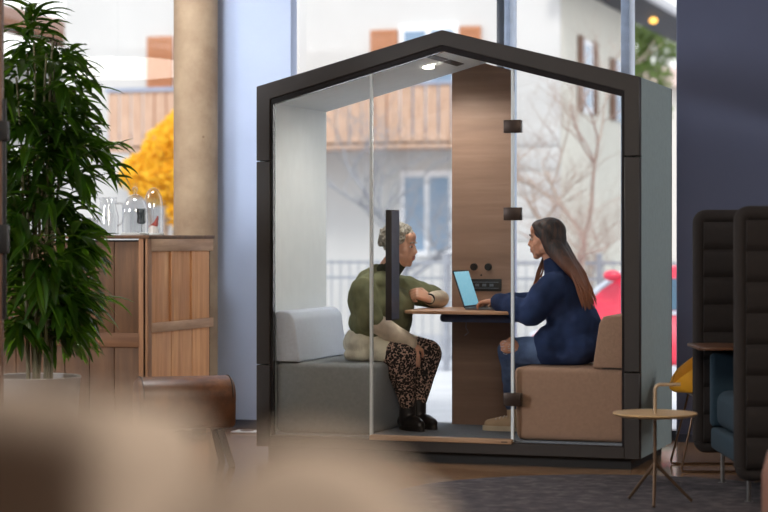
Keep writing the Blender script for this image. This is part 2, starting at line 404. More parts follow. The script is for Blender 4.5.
def head(bm, c, f, u, s=1.0, full=0):
    """skull, jaw, brow, nose, lips, chin, ears; c is mid-height of the head"""
    R = frame_rot(f, u)
    P = lambda a, b, h: V(c) + R @ (V((a, b, h)) * s)
    E = lambda p, r: ell(bm, P(*p), [x * s for x in r], R, 20)
    E((-.014, 0, .032), (.092, .076, .084)); E((.02, 0, .0), (.072, .066, .078))
    E((.034, 0, -.05), (.052, .054, .052)); E((.066, 0, -.096), (.022, .025, .018)); E((.06, 0, -.075), (.03, .034, .03))
    if full: E((.036, 0, -.055), (.056, .062, .05)); E((.02, 0, -.09), (.05, .046, .03))
    E((.072, 0, .034), (.022, .052, .016)); E((.07, 0, .06), (.022, .055, .035))
    for sd in (-1, 1):
        E((.05, sd * .034, -.022), (.032, .030, .036)); E((.04, sd * .033, -.052), (.036, .027, .04)); E((-.008, sd * .074, -.004), (.018, .011, .032)); E((.002, sd * .058, -.055), (.03, .018, .03))
        E((.096, sd * .012, -.025), (.011, .009, .009))
    chain(bm, [P(.084, 0, .022), P(.096, 0, -.006), P(.1045, 0, -.022)], [.010 * s, .0115 * s, .0125 * s], 12); E((.086, 0, -.04), (.016, .026, .018))
    E((.089, 0, -.052), (.014, .024, .0075)); E((.086, 0, -.066), (.014, .021, .009)); E((.08, 0, -.058), (.015, .028, .016))
    return P, R
def face_parts(root, P, R, s, m_brow, m_lip, m_eye):
    for sd in (-1, 1):
        bm = NB(); ell(bm, P(.083, sd * .031, .007), [.0075 * s, .0125 * s, .0065 * s], R, 14); e = part('eye', bm, M('eye_white', (226, 220, 214), .3), root)
        bm = NB(); ell(bm, P(.0895, sd * .030, .007), [.0042 * s, .0075 * s, .0062 * s], R, 12); part('iris', bm, m_eye, e)
        bm = NB(); tube(bm, [P(.083, sd * .05, .026), P(.093, sd * .034, .034), P(.096, sd * .014, .03)], [.003 * s, .0045 * s, .003 * s], 8); part('eyebrow', bm, m_brow, root)
    bm = NB(); ell(bm, P(.0955, 0, -.052), [.01 * s, .021 * s, .0052 * s], R, 14); ell(bm, P(.093, 0, -.064), [.01 * s, .019 * s, .0065 * s], R, 14); part('lips', bm, m_lip, root)
def hand(bm, w, d, back, thumb, curl=.5, s=1.0, spread=.12):
    """w wrist, d pointing direction, back = back-of-hand normal, thumb = side the thumb leaves from"""
    d = V(d).normalized(); b = V(back); b = (b - d * b.dot(d)).normalized(); t = d.cross(b)
    if t.dot(V(thumb)) < 0: t = -t
    w = V(w)
    for k, off in enumerate((.026, .009, -.009, -.026)):
        capsule(bm, w + d * .008 * s + t * off * .55 * s, .0155 * s, w + d * .082 * s + t * off * s, .0115 * s, 10)
    for k, (off, ln) in enumerate(((.028, .068), (.0095, .078), (-.0095, .072), (-.028, .056))):
        p = w + d * .086 * s + t * off * s; c = curl * (1 + .12 * k); a = .25 * c; fd = d + t * off * spread * 30 * .1
        r = [.0092, .0086, .0078, .0066]; pts = [p]
        for j, fr in enumerate((.45, .3, .25)):
            a += c * (.55 if j == 0 else .75)
            pts.append(pts[-1] + (fd * math.cos(a) - b * math.sin(a)).normalized() * ln * fr * s)
        chain(bm, pts, [x * s for x in r], 10)
    p0 = w + d * .022 * s + t * .026 * s; p1 = p0 + (d * .55 + t * .7 - b * .25).normalized() * .038 * s
    p2 = p1 + (d * .85 + t * .25 - b * .4 * (1 + curl)).normalized() * .032 * s; p3 = p2 + (d * .8 - t * .1 - b * .6 * (1 + curl)).normalized() * .024 * s
    chain(bm, [p0, p1, p2, p3], [.0145 * s, .0115 * s, .0098 * s, .0078 * s], 10)

m_leop, nt, out = newmat('leopard_print'); v = coords(nt)
nz = nt.nodes.new('ShaderNodeTexNoise'); nz.inputs['Scale'].default_value = 30; L(nt, v, nz.inputs['Vector'])
vm = nt.nodes.new('ShaderNodeVectorMath'); vm.operation = 'MULTIPLY_ADD'; L(nt, nz.outputs['Color'], vm.inputs[0]); vm.inputs[1].default_value = (.02,) * 3; L(nt, v, vm.inputs[2])
vo = nt.nodes.new('ShaderNodeTexVoronoi'); vo.inputs['Scale'].default_value = 82; L(nt, vm.outputs[0], vo.inputs['Vector'])
sp_ = ramp(nt, vo.outputs['Distance'], [(.30, srgb(58, 44, 40)), (.34, srgb(24, 20, 22)), (.57, srgb(26, 22, 24)), (.66, srgb(196, 164, 148))])
sp_.node.color_ramp.elements[0].color = srgb(24, 20, 22)
princ(nt, out, sp_, .8)

# ---- woman on the left
pl = thing('person', 'woman with short grey hair in a green sweater sitting on the left bench', 'person', (-.6, .47, .55))
m_sk1 = SKIN('light_skin', (226, 176, 150))
hc = at(399.5, 246.5, .47); hf = V((1, -.06, -.1)); hu = V((.1, 0, 1))
bm = NB()
P1, R1 = head(bm, hc, hf, hu, 1.0, 1)
nb = V((-.50, .47, 1.05)); chain(bm, [hc + V((-.02, 0, -.06)), nb], [.056, .062])
shN, shF = V((-.575, .30, .965)), V((-.475, .645, .97))
elN, wrN = at(370, 320, .235), at(412, 344, .33)
elF, wrF = at(441, 299, .76), at(430, 299, .555)
ell(bm, (-.545, .47, .93), (.12, .17, .15)); ell(bm, (-.56, .47, .76), (.13, .19, .16)); ell(bm, (-.575, .47, .66), (.14, .2, .1))
chain(bm, [nb, V((-.55, .47, .98))], [.07, .1])
kN, kF = at(402, 354, .33), at(427, 354, .60)
aN, aF = at(407.5, 408, .45), at(418, 405, .58)
for hp, k, a in ((V((-.56, .37, .64)), kN, aN), (V((-.55, .57, .64)), kF, aF)):
    calf = k.lerp(a, .35) + V((-.012, 0, 0)); chain(bm, [hp, hp.lerp(k, .5), k, calf, a], [.09, .085, .06, .058, .035])
    chain(bm, [a, V((a.x, a.y, .19)), V((a.x + .05, a.y - .035, .18))], [.034, .034, .022])
chain(bm, [shN, elN, wrN], [.055, .045, .028]); chain(bm, [shF, elF, wrF], [.055, .043, .028])
hand(bm, wrN, (.16, .05, -1), (.5, -.8, .2), (.9, .3, .2), .45, 1.0)
hand(bm, wrF, V((-.62, -.62, .34)), (.35, -.55, .6), (.2, -.2, .9), 1.2, 1.12)
body = part('body', remesh(bm, .0048, 3), m_sk1, pl)
m_greyhair, nt, out = newmat('short_grey_hair'); v = coords(nt)
hn = noise_node(nt, v, 55, 5, .7)
princ(nt, out, ramp(nt, hn, [(.3, srgb(112, 106, 98)), (.5, srgb(170, 164, 152)), (.7, srgb(214, 208, 196))]), .7, 0, bump(nt, hn, .7, .01))
face_parts(pl, P1, R1, 1.0, m_greyhair, M('rose_lips', (172, 96, 88), .5), M('dark_iris', (48, 34, 28), .3))
bm = NB(); rr = random.Random(3)
for i in range(260):
    th = rr.uniform(0, 2 * PI); ph = rr.uniform(-.35, PI / 2)
    a, b, h = math.cos(ph) * math.cos(th), math.cos(ph) * math.sin(th), math.sin(ph)
    if a > .66 and h < .50: continue                 # forehead stays clear
    if h < .08 and a > -.05 and not (h > -.2 and a < .45 and abs(b) > .5): continue
    ell(bm, P1(-.018 + a * .102, b * .086, .034 + h * .096), rr.uniform(.011, .019), None, 8)
ell(bm, P1(-.03, 0, .046), (.098, .088, .090), R1)
for sd in (-1, 1):
    for k in range(7): ell(bm, P1(.03 - k * .014, sd * .074, .03 - k * .007), .015, None, 8)
bm2 = remesh(bm, .0045, 3)
for vv in bm2.verts: vv.co += vv.normal * (.009 * noise.noise(vv.co * 48) + .006 * noise.noise(vv.co * 100))
part('hair', bm2, m_greyhair, pl)
m_olive = KNIT('olive_knit', (124, 127, 98)); m_cream = KNIT('beige_knit', (230, 214, 194), 60)
bm = NB()
ell(bm, (-.555, .47, .90), (.155, .215, .19)); ell(bm, (-.545, .47, .76), (.165, .235, .14)); ell(bm, (-.52, .47, 1.0), (.11, .17, .085)); ell(bm, (-.485, .47, .86), (.16, .19, .14)); ell(bm, (-.465, .47, .79), (.13, .18, .13))
ell(bm, (-.575, .47, .95), (.10, .19, .11)); ell(bm, (-.52, .47, 1.03), (.085, .11, .06))
chain(bm, [shN, shN.lerp(elN, .5), elN], [.082, .086, .074]); chain(bm, [shF, shF.lerp(elF, .5), elF.lerp(shF, .1)], [.085, .078, .062])
chain(bm, [nb + V((-.03, 0, -.02)), V((-.55, .47, .98))], [.085, .11]); chain(bm, [V((-.555, .37, .985)), V((-.5, .57, .985))], [.07, .07])
chain(bm, [elF.lerp(shF, .1), elF.lerp(wrF, .35)], [.06, .052])
bm2 = remesh(bm, .009, 4)
for vv in bm2.verts:
    vv.co += vv.normal * (.008 * (noise.noise(vv.co * 9) + .6 * noise.noise(vv.co * 22)) + .012 * noise.noise(V((vv.co.x * 20, vv.co.y * 20, vv.co.z * 6))))
part('sweater', bm2, m_olive, pl)
bm = NB(); chain(bm, [hc + V((-.022, 0, -.098)), nb + V((0, 0, -.005))], [.062, .074]); part('collar', remesh(bm, .008, 3), KNIT('dark_olive_collar', (66, 70, 58)), pl, label='dark roll collar')
bm = NB(); chain(bm, [elN.lerp(wrN, .12), elN.lerp(wrN, .5), elN.lerp(wrN, .97)], [.060, .058, .042]); bm2 = remesh(bm, .008, 3)
for vv in bm2.verts: vv.co += vv.normal * .008 * noise.noise(vv.co * 16)
part('sleeve', bm2, m_cream, pl, label='wide beige sleeve of the hanging arm')
bm = NB(); chain(bm, [elF.lerp(wrF, .12), elF.lerp(wrF, .5), elF.lerp(wrF, .93)], [.057, .05, .04]); bm2 = remesh(bm, .007, 3)
for vv in bm2.verts: vv.co += vv.normal * .006 * noise.noise(vv.co * 20)
part('sleeve', bm2, m_cream, pl, label='rolled beige sleeve on the table')
dF = (wrF - elF).normalized(); bm = NB(); tube(bm, [wrF + dF * .002, wrF + dF * .014], .0335, 20); part('wristband', bm, m_black, pl)
bm = NB(); ell(bm, (-.585, .47, .655), (.155, .235, .115)); kNs, kFs = kN.lerp(V((-.56, .37, .64)), .46), kF.lerp(V((-.55, .57, .64)), .28)
chain(bm, [V((-.56, .37, .645)), kNs], [.108, .102]); chain(bm, [V((-.55, .57, .645)), kFs], [.105, .092]); chain(bm, [V((-.54, .47, .65)), kNs.lerp(kFs, .5) + V((-.04, 0, 0))], [.1, .08])
chain(bm, [V((-.56, .28, .585)), V((-.655, .3, .585))], [.04, .036])
bm2 = remesh(bm, .009, 4)
for vv in bm2.verts:
    vv.co += vv.normal * .007 * noise.noise(vv.co * 14); vv.co.z = max(vv.co.z, .551)
part('skirt', bm2, KNIT('beige_skirt_cloth', (234, 224, 206), 20), pl)
for nm, hp, k, a in (('N', V((-.56, .37, .64)), kN, aN), ('F', V((-.55, .57, .64)), kF, aF)):
    bm = NB(); calf = k.lerp(a, .33) + V((-.012, 0, 0)); chain(bm, [hp.lerp(k, .3), hp.lerp(k, .65), k, calf, k.lerp(a, .7), a], [.092, .094, .09, .086, .06, .044])
    part('legging', remesh(bm, .008, 4), m_leop, pl)
    fd = V((.72, -.55, 0)).normalized() if nm == 'N' else V((.8, -.45, 0)).normalized()
    bm = NB(); g0 = V((a.x, a.y, .19)); chain(bm, [a + V((0, 0, .02)), g0], [.05, .05]); chain(bm, [g0 - fd * .03, g0 + fd * .08 + V((0, 0, -.005)), g0 + fd * .125 + V((0, 0, -.014))], [.046, .042, .033])
    bm2 = remesh(bm, .007, 4)
    for vv in bm2.verts: vv.co.z = max(vv.co.z, .158)
    bt = part('boot', bm2, M('black_leather', (26, 25, 27), .35), pl)
    bm = NB(); pr = []
    for i in range(20):
        an = 2 * PI * i / 20; pr.append(V((g0.x, g0.y, 0)) + fd * (.045 + .115 * math.cos(an)) + V((-fd.y, fd.x, 0)) * .045 * math.sin(an))
    prism(bm, [(p.x, p.y) for p in pr], 'z', .1405, .166); part('sole', bm, m_black, bt)

# ---- woman on the right
pr_ = thing('person', 'woman with long brown hair in a navy sweater typing on the laptop', 'person', (.62, .47, .55))
m_sk2 = SKIN('tan_skin', (206, 150, 122))
hc2 = at(546.5, 239.5, .47); hf2 = V((-1, -.03, -.07)); hu2 = V((-.07, 0, 1))
bm = NB(); P2, R2 = head(bm, hc2, hf2, hu2, .97)
nb2 = V((.545, .47, 1.06)); chain(bm, [hc2 + V((.02, 0, -.06)), nb2], [.05, .056])
shN2, shF2 = V((.575, .30, 1.0)), V((.565, .63, 1.0))
elN2, wrN2 = at(531, 313, .25), at(495, 301, .40)
elF2, wrF2 = V((.37, .74, .88)), V((.175, .63, .90))
ell(bm, (.585, .47, .92), (.11, .16, .15)); ell(bm, (.64, .47, .76), (.12, .17, .15)); ell(bm, (.665, .47, .65), (.14, .19, .1))
chain(bm, [nb2, V((.57, .47, .98))], [.065, .1])
kN2, kF2 = at(511, 352, .34), at(516, 352, .58)
aN2, aF2 = at(513, 405, .58), at(524, 408, .72)
for hp, k, a in ((V((.66, .38, .635)), kN2, aN2), (V((.66, .56, .635)), kF2, aF2)):
    calf = k.lerp(a, .35) + V((.015, 0, 0)); chain(bm, [hp, hp.lerp(k, .5), k, calf, a], [.08, .07, .056, .052, .034]); chain(bm, [a, V((a.x, a.y, .19)), V((a.x - .09, a.y, .17))], [.033, .034, .028])
chain(bm, [shN2, elN2, wrN2], [.05, .042, .026]); chain(bm, [shF2, elF2, wrF2], [.05, .042, .026])
hand(bm, wrN2, V((-.85, .25, -.05)), (-.1, -.1, 1), (0, 1, .1), .55, .95)
hand(bm, wrF2, V((-.85, -.1, -.08)), (-.1, 0, 1), (0, -1, .1), .5, .95)
part('body', remesh(bm, .0048, 3), m_sk2, pr_)
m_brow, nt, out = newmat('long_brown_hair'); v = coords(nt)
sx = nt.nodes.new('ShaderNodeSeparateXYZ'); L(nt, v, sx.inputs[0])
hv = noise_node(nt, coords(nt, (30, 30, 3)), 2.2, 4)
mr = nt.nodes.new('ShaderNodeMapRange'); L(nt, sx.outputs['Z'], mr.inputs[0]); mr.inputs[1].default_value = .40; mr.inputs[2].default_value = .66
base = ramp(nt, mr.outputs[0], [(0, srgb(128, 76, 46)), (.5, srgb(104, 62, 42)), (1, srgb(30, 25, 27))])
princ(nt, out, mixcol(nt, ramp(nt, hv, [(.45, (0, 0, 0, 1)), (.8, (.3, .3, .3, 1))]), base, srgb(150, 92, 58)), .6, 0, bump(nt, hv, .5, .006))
face_parts(pr_, P2, R2, .97, M('brown_brow', (46, 34, 30), .7), M('soft_lips', (176, 100, 92), .5), M('brown_iris', (50, 34, 26), .3))
bm = NB()
ell(bm, P2(-.022, 0, .042), (.099, .084, .088), R2); ell(bm, P2(-.045, 0, .0), (.075, .082, .1), R2); ell(bm, P2(.028, 0, .078), (.056, .066, .044), R2)
for sd in (-1, 1):
    chain(bm, [P2(.038, sd * .058, .078), P2(-.004, sd * .074, .03), P2(-.04, sd * .074, -.05)], [.024, .034, .042])
back = [P2(-.055, 0, -.05), at(565, 259, .42), at(575, 272, .37), at(583, 285, .36), at(589, 300, .36)]
for o_, rs in ((-.06, (.056, .046, .034, .022, .009)), (.0, (.062, .05, .036, .024, .01)), (.08, (.058, .046, .034, .022, .009))):
    chain(bm, [p + V((.0, o_ * (1 - .1 * i), 0)) for i, p in enumerate(back)], rs)
bm = remesh(bm, .007, 3)
rr = random.Random(11)
for i in range(90):                                   # loose locks over the mass
    o_ = rr.uniform(-.115, .115); x_ = rr.uniform(-.02, .018); pts = []
    for j, p in enumerate([P2(-.05, 0, .04)] + back): pts.append(p + V((x_ * (.6 + .2 * j) + .052 - .01 * j, o_ * (.8 if j else .6), rr.uniform(-.006, .006) - (0.012 * j * rr.random()))))
    tube(bm, pts[1:], [.007, .008, .007, .005, .0015], 6)
for i in range(14):                                   # strand hanging in front of the far shoulder
    a = P2(.03, .07 * (1 if P2(0, 1, 0).y > P2(0, 0, 0).y else -1), -.03); e = at(535 + rr.uniform(-4, 5), 291 + rr.uniform(-6, 3), .56)
    m_ = at(539 + rr.uniform(-2, 4), 272, .56); tube(bm, [a, a.lerp(m_, .5) + V((.01, .01, 0)), m_, e], [.006, .007, .005, .001], 6)
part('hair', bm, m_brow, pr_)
m_navy = KNIT('navy_knit', (44, 58, 92), 70)
bm = NB()
ell(bm, (.60, .47, .91), (.135, .20, .18)); ell(bm, (.65, .47, .74), (.16, .215, .19)); ell(bm, (.565, .47, 1.0), (.095, .16, .085)); ell(bm, (.70, .47, .66), (.15, .22, .11)); ell(bm, (.625, .47, .975), (.085, .19, .095)); ell(bm, (.57, .40, .66), (.155, .17, .125)); ell(bm, (.60, .40, .60), (.18, .17, .08))
chain(bm, [shN2, shN2.lerp(elN2, .5), elN2], [.082, .09, .08]); chain(bm, [elN2, elN2.lerp(wrN2, .5), elN2.lerp(wrN2, .86)], [.08, .07, .056])
chain(bm, [shF2, elF2, elF2.lerp(wrF2, .5), elF2.lerp(wrF2, .86)], [.08, .074, .066, .054])
chain(bm, [nb2 + V((.02, 0, -.01)), V((.58, .47, .98))], [.07, .1])
bm2 = remesh(bm, .009, 4)
for vv in bm2.verts:
    vv.co += vv.normal * (.010 * (noise.noise(vv.co * 10) + .5 * noise.noise(vv.co * 24))); vv.co.z = max(vv.co.z, .551)
part('sweater', bm2, m_navy, pr_)
bm = NB(); chain(bm, [hc2.lerp(nb2, .62) + V((.004, 0, 0)), nb2 + V((.01, 0, -.02))], [.058, .08]); part('collar', remesh(bm, .008, 3), m_navy, pr_)
for el, wr in ((elN2, wrN2), (elF2, wrF2)):
    bm = NB(); chain(bm, [el.lerp(wr, .80), el.lerp(wr, .97)], [.047, .036]); part('cuff', remesh(bm, .007, 2), m_navy, pr_)
m_denim, nt, out = newmat('blue_denim'); v = coords(nt)
dn = noise_node(nt, v, 9, 5); fine = noise_node(nt, coords(nt, (1, 1, .3)), 160, 2)
princ(nt, out, ramp(nt, dn, [(.3, srgb(52, 70, 104)), (.7, srgb(104, 126, 164))]), .9, 0, bump(nt, fine, .3, .003), .2)
for nm, hp, k, a in (('N', V((.66, .38, .635)), kN2, aN2), ('F', V((.66, .56, .635)), kF2, aF2)):
    bm = NB(); calf = k.lerp(a, .33) + V((.014, 0, 0)); chain(bm, [hp, hp.lerp(k, .5), k, calf, k.lerp(a, .7), a], [.092, .09, .08, .072, .058, .048])
    bm2 = remesh(bm, .008, 3)
    for vv in bm2.verts: vv.co += vv.normal * .006 * noise.noise(vv.co * 18); vv.co.z = max(vv.co.z, .5505) if vv.co.x > .42 else vv.co.z
    lg = part('jeans_leg', bm2, m_denim, pr_)
    if nm == 'N':
        kc = k + V((.012, -.052, .03)); bm = NB(); ell(bm, kc, (.055, .046, .048), None, 24)
        for vv in bm.verts: vv.co += (vv.co - kc) * .35 * noise.noise(vv.co * 34)
        part('ripped_knee', bm, m_sk2, lg, label='bare knee showing through the rip')
        bm = NB()
        for q in range(6):
            z = -.034 + q * .0135; a0, a1 = -.055 + .012 * (q % 3), -.01 + .05 * ((q * 7) % 5) / 4
            tube(bm, [kc + V((x_, -.046 * math.sqrt(max(0, 1 - (x_ / .06) ** 2 - (z / .055) ** 2)) - .003, z + .004 * math.sin(x_ * 90 + q))) for x_ in [a0 + (a1 - a0) * j / 5 for j in range(6)]], .0016, 5)
        part('frayed_threads', bm, M('denim_fray', (190, 196, 206), .95), lg)
    fd = V((-1, -.06, 0)).normalized(); g0 = V((a.x, a.y, .185))
    bm = NB(); chain(bm, [a + V((.005, 0, -.03)), g0 + V((.01, 0, 0))], [.042, .044]); chain(bm, [g0 + V((.03, 0, 0)), g0 + fd * .07 + V((0, 0, -.004)), g0 + fd * .14 + V((0, 0, -.01))], [.042, .043, .033])
    bm2 = remesh(bm, .007, 3)
    for vv in bm2.verts: vv.co.z = max(vv.co.z, .158)
    shoe = part('sneaker', bm2, M('beige_suede', (196, 170, 140), .85), pr_)
    bm = NB(); pp = []
    for i in range(20):
        an = 2 * PI * i / 20; pp.append(V((g0.x, g0.y, 0)) + fd * (.058 + .125 * math.cos(an)) + V((-fd.y, fd.x, 0)) * .045 * math.sin(an))
    prism(bm, [(p.x, p.y) for p in pp], 'z', .1405, .17); part('sole', bm, M('cream_rubber', (214, 200, 176), .7), shoe)
    bm = NB()
    for i in range(4):
        q = g0 + fd * (.03 + i * .022) + V((0, 0, .048 - i * .006)); tube(bm, [q + V((0, -.03, -.008)), q, q + V((0, .03, -.008))], .004, 6)
    part('lace', bm, M('white_lace', (226, 218, 206), .8), shoe)

# ================================================================== WOODEN CABINET and glassware
cx0, cx1, cy0, cy1, cz = -3.05, -1.985, .34, 1.33, 1.288
cab = thing('wooden_cabinet', 'rustic reclaimed wood cabinet in front of the concrete column', 'cabinet', ((cx0 + cx1) / 2, (cy0 + cy1) / 2, 0))
wA = WOOD('reclaimed_plank_shaded', (78, 54, 36), (124, 88, 58), 'Z', .65, .8)  # shaded copy of the planks, shade painted into the front
wB = WOOD('reclaimed_plank_lit', (184, 124, 80), (228, 172, 120), 'Z', .65, .8)  # lit copy of the planks, light painted into the side
wC = WOOD('reclaimed_rail_lit', (150, 112, 84), (206, 168, 134), 'Y', .65, .8)  # lit copy of the rail wood for the side face
wD = WOOD('reclaimed_rail_shaded', (88, 58, 38), (140, 98, 66), 'X', .65, .8)  # shaded copy of the rail wood for the front face
bm = NB(); box(bm, (cx0 + .01, cy0 + .012, .05), (cx1 - .012, cy1, cz - .03)); part('carcass', bm, M('dark_gap', (30, 20, 14), .9), cab)
n = 6; wd = (cx1 - .05 - cx0) / n
for i in range(n):
    for a, b in ((.07, .60), (.69, cz - .04)):
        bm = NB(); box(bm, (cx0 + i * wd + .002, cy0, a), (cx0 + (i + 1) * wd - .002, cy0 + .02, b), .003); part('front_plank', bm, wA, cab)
bm = NB(); box(bm, (cx0, cy0 - .012, .60), (cx1 - .04, cy0 + .015, .69), .004); part('front_rail', bm, wD, cab)
ys = [cy0 + .05, cy0 + .36, cy0 + .68, cy1 - .03]
for i in range(3):
    for a, b in ((.07, .69), (.75, cz - .10)):
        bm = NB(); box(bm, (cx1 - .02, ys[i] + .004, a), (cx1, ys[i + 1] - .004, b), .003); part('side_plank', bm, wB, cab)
for y in ys[1:3]:
    bm = NB(); box(bm, (cx1 - .01, y - .03, .75), (cx1 + .012, y + .014, cz - .1), .003); part('side_batten', bm, wB, cab)
bm = NB(); box(bm, (cx1 - .02, cy0 - .012, .05), (cx1 + .012, cy0 + .05, cz - .02), .004); box(bm, (cx1 - .05, cy0 - .012, .05), (cx1, cy0 + .02, cz - .02), .004); part('corner_post', bm, WOOD('post_plank', (126, 86, 58), (168, 122, 84), 'Z', .65, .8), cab)
bm = NB(); box(bm, (cx1 - .01, cy0 + .04, .69), (cx1 + .016, cy1, .75), .004); part('side_rail', bm, wC, cab)
bm = NB(); box(bm, (cx1 - .01, cy0 + .04, cz - .1), (cx1 + .014, cy1, cz - .02), .004); part('top_rail', bm, wC, cab)
bm = NB(); box(bm, (cx0 - .01, cy0 - .016, cz - .022), (cx1 + .02, cy1 + .01, cz), .005); part('top_board', bm, wA, cab)
bm = NB()
for xx in (cx0 + .05, cx1 - .05):
    for yy in (cy0 + .05, cy1 - .05):
        bm = NB(); box(bm, (xx - .05, yy - .04, 0), (xx + .05, yy + .04, .055)); part('foot', bm, wA, cab)


m_jar = GLASS('jar_glass', (.95, .96, .97, 1), .2)
m_jarb = WOOD('dark_display_base', (40, 28, 22), (70, 50, 38), 'X')
def cloche(name, label, p, r, h, knob):
    t = thing(name, label, 'glass cloche', p)
    bm = NB(); lathe(bm, [(r * 1.02, 0), (r * 1.04, .012), (r * .98, .016)], p, 32); part('base', bm, M('pale_base', (190, 190, 186), .4), t)
    pr = [(r * .94, .014), (r * .95, h * .55)] + [(r * .95 * math.cos(a), h * .55 + h * .45 * math.sin(a)) for a in [PI / 2 * k / 8 for k in range(1, 8)]] + [(.004, h)]
    bm = NB(); lathe(bm, pr, p, 36, False, False); d = part('dome', bm, m_jar, t)
    if knob:
        bm = NB(); lathe(bm, [(.012, h - .002), (.01, h + .012), (.02, h + .024), (.016, h + .04), (.004, h + .046)], p, 20); part('knob', bm, m_jar, d)
    return t
p1 = lat((135 - 384) / FPX * 12.55, 12.55, cz); c1 = cloche('glass_cloche', 'glass bell jar with a round knob holding a black ornament', p1, .085, .255, True)
orn = thing('display_ornament', 'small black ornament on a thin stand inside the knobbed bell jar', 'ornament', p1 + V((.03, 0, .016)))
q = p1 + V((.045, 0, 0))
bm = NB(); lathe(bm, [(.03, .0165), (.03, .022), (.004, .026), (.004, .07)], q, 16); part('stand', bm, m_steel, orn)
bm = NB(); lathe(bm, [(.018, .07), (.03, .08), (.026, .12), (.034, .15), (.03, .165)], q, 16); part('ornament_body', bm, M('black_glaze', (20, 24, 32), .3), orn)
p2 = lat((153.5 - 384) / FPX * 12.9, 12.9, cz); cloche('glass_cloche', 'tall narrow glass dome with a red figurine inside beside the column', p2, .066, .305, False)
fg = thing('figurine', 'small red and white figurine inside the tall glass dome', 'figurine', p2 + V((0, 0, .016)))
bm = NB(); lathe(bm, [(.035, .0165), (.03, .05), (.014, .065)], p2, 16); part('figurine_base', bm, M('white_glaze', (220, 210, 200), .4), fg)
bm = NB(); chain(bm, [p2 + V((-.02, 0, .05)), p2 + V((.015, 0, .07)), p2 + V((.03, 0, .12))], [.014, .018, .006]); part('figurine_body', remesh(bm, .005, 2), M('red_glaze', (170, 52, 34), .4), fg)
p3 = lat((108 - 384) / FPX * 12.75, 12.75, cz)
gj = thing('glass_jug', 'clear glass jug with a handle on the cabinet behind the plant leaves', 'jug', p3)
bm = NB(); lathe(bm, [(.055, .001), (.066, .01), (.068, .12), (.05, .19), (.058, .24)], p3, 28, True, False); part('jug_body', bm, m_jar, gj)
bm = NB(); tube(bm, [p3 + V((.055, 0, .20)), p3 + V((.10, 0, .2)), p3 + V((.115, 0, .14)), p3 + V((.10, 0, .08)), p3 + V((.066, 0, .06))], .008, 10); part('handle', bm, m_jar, gj)
p4 = lat((92 - 384) / FPX * 12.8, 12.8, cz); bm = NB(); lathe(bm, [(.03, .0005), (.036, .004), (.04, .11), (.038, .112), (.033, .01), (.0, .008)], p4, 24, True, False)
tag(part('drinking_glass', bm, m_jar), 'clear drinking glass on the cabinet left of the jug', 'glass').location = (0, 0, 0)

# ================================================================== LEATHER VAULTING-HORSE STOOL
ang = TH + math.radians(16)
pm = thing('leather_stool', 'brown leather vaulting horse stool in front of the wooden cabinet', 'stool', lat((184 - 384) / FPX * 11.3, 11.3, 0), ang)
m_leath, nt, out = newmat('worn_brown_leather'); v = coords(nt)
l1 = noise_node(nt, v, 5, 6, .65); l2 = noise_node(nt, v, 90, 3)
princ(nt, out, ramp(nt, l1, [(.28, srgb(58, 34, 20)), (.5, srgb(98, 60, 34)), (.75, srgb(150, 98, 56))]), .36, 0, bump(nt, l2, .25, .004), .6)
bm = NB(); hw, ht = .15, .30; prof = []
for k in range(17):
    a = PI * k / 16; prof.append((hw * math.cos(a) * (1 if abs(math.cos(a)) < .99 else 1), .385 + .115 * math.sin(a) ** .8 if math.sin(a) > 0 else .385))
prof = [(-hw * .92, .215), (hw * .92, .215)] + prof
prism(bm, prof, 'x', -.27, .27); bevel_all(bm, .03, 4, 35)
part('leather_body', bm, m_leath, pm, local=True)
for xx in (-.248, .248):
    bm = NB(); tube(bm, [(xx, p[0] * 1.005, p[1] + .001) for p in prof[2:]], .0035, 6)
    part('seam_piping', bm, M('dark_stitching', (44, 28, 20), .6), pm, local=True)
m_leg = WOOD('dark_leg_wood', (46, 34, 28), (78, 58, 46), 'Z')
for sx_ in (-1, 1):
    for sy in (-1, 1):
        bm = NB(); tube(bm, [(sx_ * .19, sy * .08, .2), (sx_ * .245, sy * .15, 0)], [.028, .022], 4); part('leg', bm, m_leg, pm, local=True, smooth=False)

